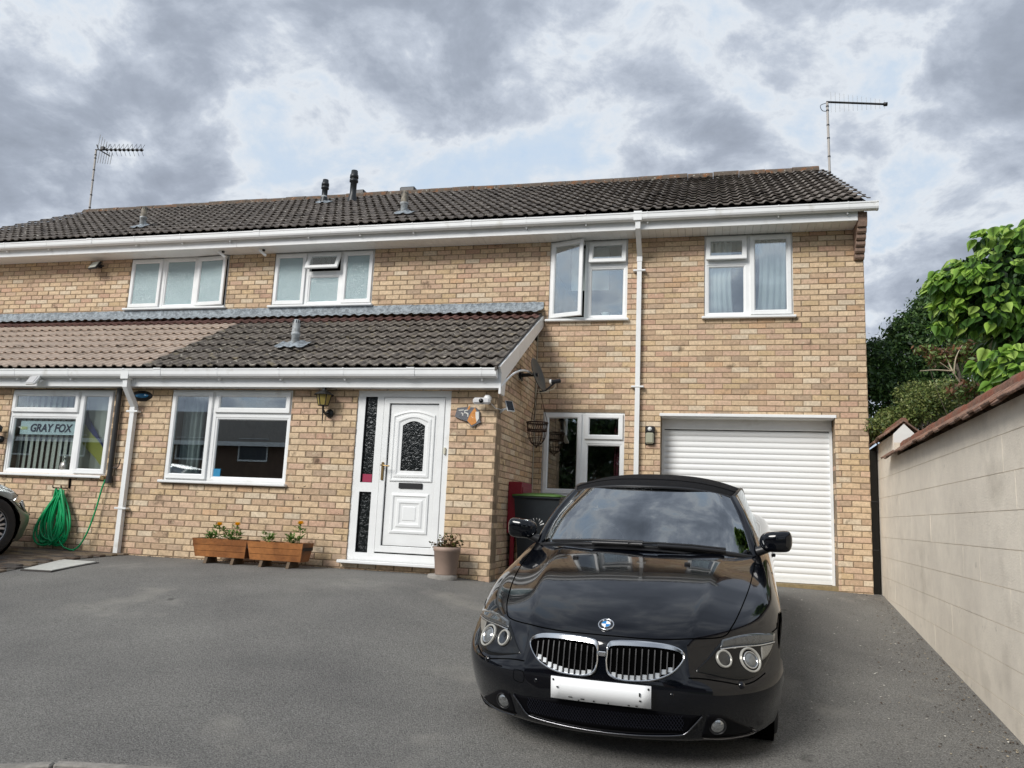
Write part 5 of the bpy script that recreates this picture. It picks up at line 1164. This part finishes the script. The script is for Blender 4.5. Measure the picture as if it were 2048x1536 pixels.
def planter(X,Y,label,plants,rz):
    z=g(X,Y)-.0;t=thing('wooden_planter',label,'planter',(X,Y,z),'wooden trough planters');t.rotation_euler=(0,0,rz)
    n=3;H0,H1=.075,.285
    def hw(z): f=(z-H0)/(H1-H0);return .312+.035*f,.105+.035*f
    for k in range(n):
        za=H0+(H1-H0)*k/n+.002;zb=H0+(H1-H0)*(k+1)/n-.002
        for s in (-1,1):
            (xa,ya),(xb,yb)=hw(za),hw(zb);m=MB();vs=[]
            for (xx,yy,zz) in ((xa,ya,za),(xb,yb,zb)): vs+=[(-xx,s*yy,zz),(xx,s*yy,zz),(xx,s*(yy-.016),zz),(-xx,s*(yy-.016),zz)]
            m.add(vs,[(0,1,5,4),(1,2,6,5),(2,3,7,6),(3,0,4,7),(0,3,2,1),(4,5,6,7)]);m.build('board',WOOD,t)
    for s in (-1,1):
        (xa,ya),(xb,yb)=hw(H0),hw(H1);m=MB();m.add([(s*(xa+.004),-ya+.001,H0),(s*(xa+.004),ya-.001,H0),(s*(xb+.004),yb-.001,H1),(s*(xb+.004),-yb+.001,H1),(s*(xa-.014),-ya+.001,H0),(s*(xa-.014),ya-.001,H0),(s*(xb-.014),yb-.001,H1),(s*(xb-.014),-yb+.001,H1)],[(0,1,2,3),(4,5,6,7),(0,1,5,4),(1,2,6,5),(2,3,7,6),(3,0,4,7)]);m.build('end_panel',WOODD,t)
    for x in (-.17,.17): MB().prism([(-.13,0),(.13,0),(.095,H0),(-.095,H0)],lambda a,b:(x-.018,a,b),lambda a,b:(x+.018,a,b)).build('foot',mat('planter_foot',lin(130,108,84,.55),.8),t)
    s=MB();s.box(-.35,.35,-.12,.12,.20,.235);s.build('soil',SOIL,t)
    for i,(x,h,f,lab) in enumerate(plants): 
        p=t.matrix_basis if False else Matrix.Rotation(rz,4,'Z')@Vector((x,.0,.235));marigold(lab,(X+p.x,Y+p.y,z+p.z),h,f)
planter(-7.52,-2.37,'left wooden trough planter with two marigolds below the living room window',[(-.20,.11,0,'leafy marigold without flower at the left end of the left planter'),(-.10,.20,1,'marigold with small yellow flower in the left planter'),(.04,.13,0,'leafy marigold in the middle of the left planter'),(.13,.21,1,'marigold with full orange flower in the left planter')],.05)
planter(-6.79,-2.39,'right wooden trough planter nearer the front door',[(-.16,.14,0,'low leafy marigold at the left of the right planter'),(.13,.12,0,'leafy marigold beside the tall one in the right planter'),(.23,.26,1,'tallest marigold with orange flower in the right planter')],.03)
# flower pot
PX,PY=-4.80,-2.30;gz=g(PX,PY)
t=thing('paving_disc','round concrete disc under the flower pot','slab',(PX-.04,PY+.0,gz));m=MB();m.lathe([(0,.045),(.15,.045),(.165,.035),(.165,-.03)],28);m.build('disc',CONC,t)
t=thing('flower_pot','taupe plastic flower pot beside the front door','plant pot',(PX,PY,gz+.045));POT=mat('taupe_pot',lin(182,158,142,.85),.6,col2=lin(160,138,124,.82),vs=4,vlo=.3,vhi=.7)
m=MB();m.lathe([(0,0),(.115,0),(.12,.01),(.143,.25),(.152,.255),(.153,.30),(.143,.30),(.138,.26),(0,.26)],30);m.build('pot',POT,t)
t=thing('potted_shrub','small straggly reddish shrub in the taupe pot','shrub',(PX,PY,gz+.30));st=MB();lf=MB()
for k in range(26):
    a=random.uniform(0,6.28);e=random.uniform(.2,1.2);L=random.uniform(.12,.24);d=Vector((math.cos(a)*math.cos(e),math.sin(a)*math.cos(e),math.sin(e)));P=[Vector((0,0,-.02)),d*L*.5+Vector((0,0,.02)),d*L];st.tube(P,.0025,4)
    for s in range(13):
        q=P[0].lerp(P[2],random.uniform(.35,1.05));dd=Vector((random.gauss(0,1),random.gauss(0,1),random.gauss(.2,.6))).normalized();c=random.choice([lin(96,104,52,.6),lin(120,84,60,.6),lin(70,78,40,.5),lin(140,100,70,.6),lin(130,140,70,.6)])
        leafq(lf,q,dd,dd.orthogonal().normalized(),random.uniform(.03,.05),.012,c)
st.build('twigs',mat('twig_brown',lin(90,74,56,.5),.8),t);lf.build('leaves',mat('shrub_leaf',(.1,.1,.05),.6,attr='bc',trans=.25),t,fix=False)
# wheelie bin
bx,by=-4.0,-1.02;t=thing('wheelie_bin','dark blue grey wheelie bin with green lid behind the car','bin',(bx,by,g(bx,by)));BIN=mat('bin_plastic',lin(40,48,54,.5),.45,var=.2,varscale=12)
m=MB();L0=[(-.22,-.26),(.22,-.26),(.22,.24),(-.22,.24)];L1=[(-.28,-.36),(.28,-.36),(.28,.34),(-.28,.34)]
m.add([(a,b,.06) for a,b in L0]+[(a,b,.95) for a,b in L1],[(0,1,2,3),(0,1,5,4),(1,2,6,5),(2,3,7,6),(3,0,4,7)]);m.build('bin_body',BIN,t)
MB().box(-.30,.30,-.39,.36,.945,.985,bev=.012).build('rim',BIN,t);GRN=mat('bin_lid_green',lin(96,140,60,.55),.5,var=.2,varscale=10)
m=MB();A=np.array([[(x,-.40+.78*s,.99+.035*math.sin(math.pi*min(1,s*1.1))*(1-(x/.33)**4)) for x in np.linspace(-.30,.30,9)] for s in np.linspace(0,1,8)]);m.grid(A);o=m.build('lid',GRN,t);md=o.modifiers.new('t','SOLIDIFY');md.thickness=.018
m=MB()
for k in range(7):
    a=rad(20+k*23);c=Vector((.0,-.318,.62));d=Vector((math.cos(a),-.06,math.sin(a)));m.tube([c+d*.045,c+d*.10],[.006,.012],6)
m.box(-.07,.03,-.316,-.312,.56,.575);m.build('logo',mat('logo_white',(.75,.76,.75),.5),t)
for s in (-1,1): MB().lathe([(0,-.03),(.09,-.03),(.1,-.02),(.1,.02),(.09,.03),(0,.03)],16,axis_T((s*.25,.22,.10),(1,0,0))).build('wheel',RUBBER,t)
MB().tube([(-.2,.42,.97),(.2,.42,.97)],.014,8).build('handle',BIN,t)
# green hose
HOSE=mat('green_hose',lin(14,165,100,.85),.35,var=.2,varscale=20);t=thing('garden_hose','bright green coiled hose hung on the neighbour wall','hose',(-10.16,-E,.042))
m=MB();zb=.05
for k in range(15):
    w=.08+.20*random.random();cx=random.uniform(-.08,.08)+(.06 if k%2 else -.09);zb_=random.uniform(.06,.16);tx=random.uniform(-.09,.06);y=-.05-.05*random.random();top=.79-random.uniform(0,.05)
    P=[];nn=26
    for i in range(nn+1):
        a=2*math.pi*i/nn;s=math.cos(a);f=(1-s)/2;x=tx+(cx-tx)*f+w*math.sin(a)*f**.6;z=top-(top-zb_)*f;P.append((x,y-.035*f+.012*math.sin(a*2+k),z))
    m.tube(P,.013,7,caps=False)
m.build('coil',HOSE,t);m=MB();P=[(.0,-.08,.45),(.06,-.10,.26),(.15,-.12,.10),(.28,-.13,.035),(.40,-.11,.06),(.50,-.09,.25),(.57,-.07,.55),(.61,-.06,.80),(.64,-.05,.93)];m.tube(cr_curve(P,6),.0105,8);m.tube(cr_curve([(.22,-.13,.055),(.33,-.16,.035),(.42,-.19,.032)],5),.0105,8);m.build('feed_length',HOSE,t)
for hx in (-.1,.03): m=MB();m.tube([(hx,0,.80),(hx,-.1,.80),(hx,-.11,.83)],.008,6);m.build('hook',IRON,t);MB().box(.055,.075,-.02,-.001,.80,.93,bev=.003).build('wall_strap',IRON,t)
# manhole cover
t=thing('manhole_cover','pale rectangular drain cover between paving and asphalt','drain cover',(-8.825,-3.437,0));q=[(-8.95,-3.77),(-9.09,-3.11),(-8.64,-3.12),(-8.62,-3.75)]
def mh(sc,dz): return [((x+8.825)*sc,(y+3.437)*sc,g(x,y)+dz) for x,y in q]
m=MB();A_,B_=mh(1,.020),mh(1,-.02);m.add(A_+B_,[(0,1,2,3),(0,1,5,4),(1,2,6,5),(2,3,7,6),(3,0,4,7)]);m.build('cover',mat('cover_steel',lin(205,205,198,.85),.7,var=.2,varscale=20,bump=.3,bs=90),t)
m=MB();A_,B_=mh(1.10,.012),mh(1.10,-.03);m.add(A_+B_,[(0,1,2,3),(0,1,5,4),(1,2,6,5),(2,3,7,6),(3,0,4,7)]);m.build('surround',mat('cover_frame',(.06,.055,.05),.9,var=.3),t)
# mortar fillet and debris where walls meet the drive
DBR=mat('litter_flake',(.3,.26,.2),.9,attr='bc');m=MB()
def flake(x,y,s,col,lift=.006):
    z=g(x,y)+lift;a=random.uniform(0,6.28);d=Vector((math.cos(a),math.sin(a),random.gauss(0,.15)));e=Vector((-d.y,d.x,random.gauss(0,.2)));p=Vector((x,y,z));w=random.uniform(.25,.8)
    m.add([p-d*s,p+e*s*w,p+d*s,p-e*s*w],[(0,1,2,3)],col)
for k in range(1500):
    Y=-random.uniform(0,7.2);dd=abs(random.gauss(0,.16 if k%3 else .55));X=wall_x(Y)-.012-dd
    if X<-1.35: continue
    flake(X,Y,random.uniform(.004,.012),random.choice([lin(200,186,160,.7),lin(110,90,70,.6),lin(92,74,60,.6),lin(76,64,54,.5),lin(120,98,74,.6)]))
for k in range(220):
    Y=-random.uniform(.2,7.0);X=wall_x(Y)-random.uniform(.05,1.2);flake(X,Y,random.uniform(.006,.013),lin(230,226,214,.8))
for k in range(700):
    X=random.uniform(-10,-4.4);flake(X,-E-abs(random.gauss(0,.03))-.004,random.uniform(.005,.016),random.choice([lin(150,128,100,.6),lin(100,84,66,.5),lin(70,60,46,.5),lin(190,178,150,.6)]))
m.build('leaf_litter',DBR,None,'scattered dry leaf litter and petals on the drive along the walls','litter',kind='stuff',fix=False)

# ------------------------------------------------------------ plants behind the wall
sheet('garden_ground',np.linspace(.25,26,14),np.linspace(-8.6,26,18),mat('garden_soil',(.06,.06,.03),.95,col2=(.06,.09,.03),vs=2,bump=.5,bs=25),fn=lambda x,y:-.06+.085*min(y,0))
sheet('verge',np.linspace(-.2,26,10),np.linspace(-10.4,-8.55,4),mat('grass_ground',(.05,.075,.025),.95),fn=lambda x,y:-.80-.04*(-y-8.6))
def at(px,py,D): return Vector(CAM+(CF+CR*(px-1024)/FPX-CU*(py-768)/FPX)*D)
def small_leaves(cl,n,size,cols,shell=.55,flat=.3):
    V=[];F=[];Cc=[]
    for (c,r,wt) in cl:
        c=np.array(c);r=np.array(r if hasattr(r,'__len__') else (r,)*3);k=int(n*wt)
        d=RN.normal(size=(k,3));d/=np.linalg.norm(d,axis=1)[:,None];rr=(shell+(1-shell)*RN.rand(k))**.6*(1+.09*RN.normal(size=k))
        P=c+d*rr[:,None]*r
        nn=d*.5+RN.normal(size=(k,3))*.6+np.array([0,0,flat]);nn/=np.linalg.norm(nn,axis=1)[:,None]
        a=np.cross(nn,RN.normal(size=(k,3)));a/=np.linalg.norm(a,axis=1)[:,None];b=np.cross(nn,a);s=size*(.6+.8*RN.rand(k))[:,None]
        q=np.stack([P-a*s,P+b*s*.42+nn*s*.12,P+a*s,P-b*s*.42+nn*s*.12],1);o=len(V)*1
        base=sum(len(v) for v in V);V.append(q.reshape(-1,3));F.append(base+np.arange(k*4).reshape(k,4));ci=RN.randint(len(cols),size=k);Cc.append(np.array(cols)[ci]*(.75+.5*RN.rand(k))[:,None])
    V=np.concatenate(V);F=np.concatenate(F);Cc=np.concatenate(Cc);me=bpy.data.meshes.new('leaves');me.vertices.add(len(V));me.vertices.foreach_set('co',V.ravel());me.loops.add(F.size);me.loops.foreach_set('vertex_index',F.ravel())
    me.polygons.add(len(F));me.polygons.foreach_set('loop_start',np.arange(0,F.size,4));me.update();ca=me.color_attributes.new('bc','FLOAT_COLOR','CORNER');ca.data.foreach_set('color',np.concatenate([np.repeat(Cc,4,0),np.ones((F.size,1))],1).ravel());return me
LFM=mat('small_leaf',(.05,.08,.02),.5,attr='bc',trans=.25)
BARK=mat('bark',(.10,.08,.06),.9,var=.4,varscale=20,bump=.5,bs=40);PALEB=mat('pale_bark',lin(200,186,160,.8),.8,var=.2)
def limbs(mb,base,targets,r):
    for q in targets:
        q=Vector(q);mid=Vector(base).lerp(q,.5)+Vector((random.gauss(0,.1),random.gauss(0,.1),.15));mb.tube(cr_curve([base,mid,q],4),[r*(1-.8*i/8) for i in range(9)],6)
def tree(name,label,base,h,cl,n,size,cols,r=.09,cat='tree',shell=.5):
    t=thing(name,label,cat,base);tk=MB();top=Vector(base)+Vector((0,0,h));tk.tube([Vector(base)-Vector((0,0,.3)),Vector(base).lerp(top,.5)+Vector((.05,.03,0)),top],[r,r*.8,r*.5],8);limbs(tk,top-Vector((0,0,h*.3)),[c for c,_,_ in cl],r*.5);o=tk.build('trunk',BARK,t);rel2(o,t)
    me=small_leaves(cl,n,size,cols,shell);me.materials.append(LFM);o=put(bpy.data.objects.new('crown',me),t);rel2(o,t);return t
def rel2(o,t): o.location=-Vector(t.location)
EV=[lin(74,106,58,.9),lin(90,124,66,.95),lin(58,86,52,.85),lin(116,148,82,.95)]
cl=[(at(x,y,D),r,w) for x,y,D,r,w in ((1765,800,12.6,.55,1),(1800,735,12.8,.6,1),(1850,690,12.8,.65,1),(1905,650,13,.75,1.2),(1960,620,13.2,.8,1),(2030,600,13.5,.9,1),(1850,800,12.8,.7,1),(1930,780,13,.75,1),(2010,760,13.2,.9,1),(1740,760,12.4,.32,.4),(1755,715,12.5,.3,.35),(1812,668,12.8,.28,.35),(1860,625,12.8,.3,.35))]
tree('evergreen_tree','dark small leaved evergreen tree behind the garden wall','TB' and tuple(Vector((1.6,2.4,-.1))),2.6,cl,4300,.038,EV)
OL=[lin(136,148,80,.8),lin(112,130,68,.8),lin(92,112,60,.7),lin(150,156,94,.8)]
cl=[(at(x,y,D),r,w) for x,y,D,r,w in ((1760,855,10.2,(.28,.3,.14),1),(1800,835,10.2,(.3,.3,.17),1),(1850,815,10,(.32,.3,.2),1),(1890,790,9.8,(.3,.3,.2),1),(1740,872,10.3,(.14,.2,.10),.5),(1835,790,10.2,(.3,.3,.2),.8))]
tree('garden_shrub','feathery olive green shrub above the far wall coping',(.55,.1,-.1),1.7,cl,2300,.022,OL,.03,'shrub',.3)
RDL=[lin(140,98,68,.75),lin(116,84,60,.7),lin(128,144,74,.8),lin(104,128,64,.75),lin(120,150,80,.8)]
cl=[(at(x,y,D),r,w) for x,y,D,r,w in ((1880,715,8.2,(.16,.2,.10),1),(1925,705,8.2,(.2,.2,.12),1),(1930,780,8,(.2,.2,.10),1),(1985,770,7.8,(.2,.2,.12),1),(1975,720,8,(.2,.2,.14),1),(1850,700,8.4,(.12,.12,.05),.5))]
t=tree('dry_shrub','twiggy shrub with brown and green leaves and pale stems above the coping',tuple(at(1935,800,8.0)*1.0-Vector((0,0,1.2))),.7,cl,380,.03,RDL,.008,'shrub',.1)
m=MB()
for P in ([(1942,800,8),(1920,765,8),(1903,742,8),(1880,725,8)],[(1908,748,8),(1912,715,8),(1925,690,8.1)],[(1903,742,8),(1870,740,8),(1840,742,8)],[(1950,780,8),(1948,745,8),(1955,700,8.1),(1950,690,8.1)],[(1905,742,8),(1885,700,8.1)]):
    m.tube(cr_curve([at(*q) for q in P],4),[.009*(1-.65*i/(4*(len(P)-1))) for i in range(4*(len(P)-1)+1)],6)
rel2(m.build('pale_stems',PALEB,t),t)
# large leaved climber spilling over the wall, each big leaf a part
HL_=[(0,.0),(.15,-.07),(.31,-.04),(.44,.10),(.46,.28),(.37,.50),(.22,.74),(.08,.97),(0,1.15)]
def leafmesh(m):
    zf=lambda x,y:-.30*abs(x)-.16*y*y+.10*math.sin(7*y)*abs(x)
    n=len(HL_);vs=[(x,y,zf(x,y)) for x,y in HL_]+[(-x,y,zf(x,y)) for x,y in HL_[1:-1]]+[(0,y,zf(0,y)) for y in (.18,.45,.75)];c=len(vs)-3;L=lambda i:i if i in (0,n-1) else n-1+i
    fs=[]
    for M_ in ((lambda i:i),L): fs+=[(M_(0),M_(1),M_(2),c),(c,M_(2),M_(3),M_(4)),(c,M_(4),M_(5),c+1),(c+1,M_(5),M_(6),c+2),(c+2,M_(6),M_(7),M_(8))]
    return vs,fs
LV,LF=leafmesh(None);BIGS=mat('climber_leaf',(.1,.2,.03),.38,objcol=True,trans=.45,var=.12,varscale=30);BIGM=mat('climber_leaf_mass',(.1,.2,.03),.4,attr='bc',trans=.45,var=.12,varscale=30)
lme=MB().add(LV,LF,smooth=True).mesh('leaf',BIGS,fix=False)
cp=thing('climbing_plant','bright green large leaved climber spilling over the garden wall','climbing plant',(.35,-3.2,-.3))
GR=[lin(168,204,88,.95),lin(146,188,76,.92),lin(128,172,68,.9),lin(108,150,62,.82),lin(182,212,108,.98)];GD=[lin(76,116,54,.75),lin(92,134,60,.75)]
cls=[(1995,560,7.0,(.42,.5,.30),1.3,0),(1925,555,7.0,(.24,.3,.16),.9,0),(1890,565,7.0,(.14,.2,.11),.5,0),(2070,500,7.0,(.4,.5,.26),1,0),(2030,475,7.0,(.18,.3,.10),.5,0),(1965,625,6.9,(.26,.35,.20),.9,1),(2040,650,6.9,(.35,.4,.3),1,1),(1895,610,7.0,(.12,.2,.12),.4,1),(1880,655,7,(.08,.12,.06),.2,2),(2010,715,6.5,(.22,.22,.12),.5,2),(2040,745,6.3,(.16,.2,.08),.35,2),(1965,735,6.6,(.1,.1,.06),.2,2),(2000,680,7.2,(.2,.25,.16),.6,1),(2040,700,7.2,(.25,.25,.2),.8,1),(1990,770,6.4,(.07,.08,.05),.15,2),(1975,472,7.0,(.14,.2,.05),.2,0),(2120,600,7,(.5,.5,.5),1,1)]
LEAVES=[]
for x,y,D,r,w,kd in cls:
    c=at(x,y,D)
    for k in range(int(w*150)):
        d=Vector(RN.normal(size=3));d.normalize();rr=random.uniform(.55,1.05);P=c+Vector((d.x*r[0],d.y*r[1],d.z*r[2]))*rr
        out=Vector((d.x*.5-.25,d.y*.5-.25,-.75+.35*d.z))+Vector(RN.normal(size=3))*.22;out.normalize();nrm=Vector((d.x*.6-.3,d.y*.6-.55,.55))+Vector(RN.normal(size=3))*.32
        yv=out;zv=(nrm-yv*nrm.dot(yv)).normalized();xv=yv.cross(zv);s=random.uniform(.05,.125)
        M=Matrix((xv,yv,zv)).transposed().to_4x4();M=Matrix.Translation(P)@M@Matrix.Scale(s,4)
        dark=(d.z<-.35 and random.random()<.6) or rr<.60  # leaves underneath and deep inside take darker greens, shade put into colour
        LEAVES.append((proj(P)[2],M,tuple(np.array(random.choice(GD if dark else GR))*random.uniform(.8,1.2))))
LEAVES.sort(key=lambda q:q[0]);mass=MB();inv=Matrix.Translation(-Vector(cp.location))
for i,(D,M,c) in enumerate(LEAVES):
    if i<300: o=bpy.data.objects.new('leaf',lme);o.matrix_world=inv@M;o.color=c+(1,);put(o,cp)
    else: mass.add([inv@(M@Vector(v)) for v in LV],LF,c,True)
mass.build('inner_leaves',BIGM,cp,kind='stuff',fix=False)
dk=small_leaves([(at(x,y,D+.1)-Vector(cp.location),np.array(r)*.8,w) for x,y,D,r,w,kd in cls if w>.6],900,.045,[lin(50,80,42,.7),lin(64,96,50,.7)],.0);dk.materials.append(LFM);put(bpy.data.objects.new('shaded_leaves',dk),cp,kind='stuff')  # dark green fill, the inner shade of the foliage put into its colour
st=MB();b0=Vector((.75,-3.3,-.3))
for x,y,D,r,w,kd in (cls[0],cls[3],cls[6]):
    q=at(x,y,D);st.tube([inv@v for v in cr_curve([b0,b0+Vector((0,0,1.6)),b0.lerp(q,.7)+Vector((0,0,.35)),q],4)],[.03*(1-.85*i/12) for i in range(13)],6)
st.build('stems',BARK,cp)

# ------------------------------------------------------------ across the street (seen mirrored in glass and paint)
def far_house(x0,x1,y0,y1,zt,zr,label,wc):
    h=thing('opposite_house',label,'house',((x0+x1)/2,(y0+y1)/2,-.9),'houses across the street');X,Y,Z=h.location;m=MB().box(x0-X,x1-X,y0-Y,y1-Y,-.3,zt+.9);m.build('wall',mat('far_brick_'+str(int(x1)),wc,.9,var=.2,varscale=12),h)
    ym=(y0+y1)/2-Y;m=MB();a,b=x0-X-.3,x1-X+.3;e0,e1=y0-Y-.4,y1-Y+.4;zz=zt+.9;zzr=zr+.9
    m.add([(a,e0,zz),(b,e0,zz),(b,ym,zzr),(a,ym,zzr),(b,e1,zz),(a,e1,zz)],[(0,1,2,3),(3,2,4,5),(0,3,5),(1,4,2),(0,5,4,1)]);m.build('roof',mat('far_roof',(.035,.032,.03),.9,var=.3),h)
    x=x0+1.2
    while x<x1-2:
        for zc in ((.1,1.4),) if zt<3.4 else ((.1,1.4),(2.7,3.8)):
            w=MB().ring(x-X,x+1.6-X,zc[0]+.9,zc[1]+.9,[(0,y1-Y+.04),(.08,y1-Y+.04),(.08,y1-Y+.01)]).build('window',WHITE,h);MB().box(x+.08-X,x+1.52-X,y1-Y+.005,y1-Y+.012,zc[0]+.98,zc[1]+.82).build('pane',mat('far_pane',(.03,.035,.04),.08),w)
        x+=3.4
    MB().box(x0-X,x1-X,y1-Y+.40,y1-Y+.45,zt+.7,zt+.9).build('fascia',WHITE,h)
far_house(-42,-20,-34,-27,3.6,5.5,'long low brick house across the street',(.14,.09,.065));far_house(-17,-6,-37,-29,3.6,5.7,'second brick house across the street',(.16,.11,.08));far_house(8,26,-38,-30,3.6,5.7,'third brick house across the street',(.15,.10,.075))
for (x,y,s,L) in ((-7.5,-23,1.0,'leafy tree across the street opposite the kitchen'),(-1,-25,1.15,'broad tree across the street behind the camera'),(5.5,-24,.9,'right hand tree across the street')):
    cl=[(Vector((x+random.gauss(0,1.2)*s,y+random.gauss(0,1.0),2.6+random.uniform(-1.2,2.2)*s)),(1.3*s,1.3*s,1.0*s),1) for k in range(9)]
    tree('street_tree',L,(x,y,-1),2.6,cl,650,.16,[lin(60,90,44,.5),lin(84,116,56,.5),lin(44,70,36,.5)],.16,'tree',.2)
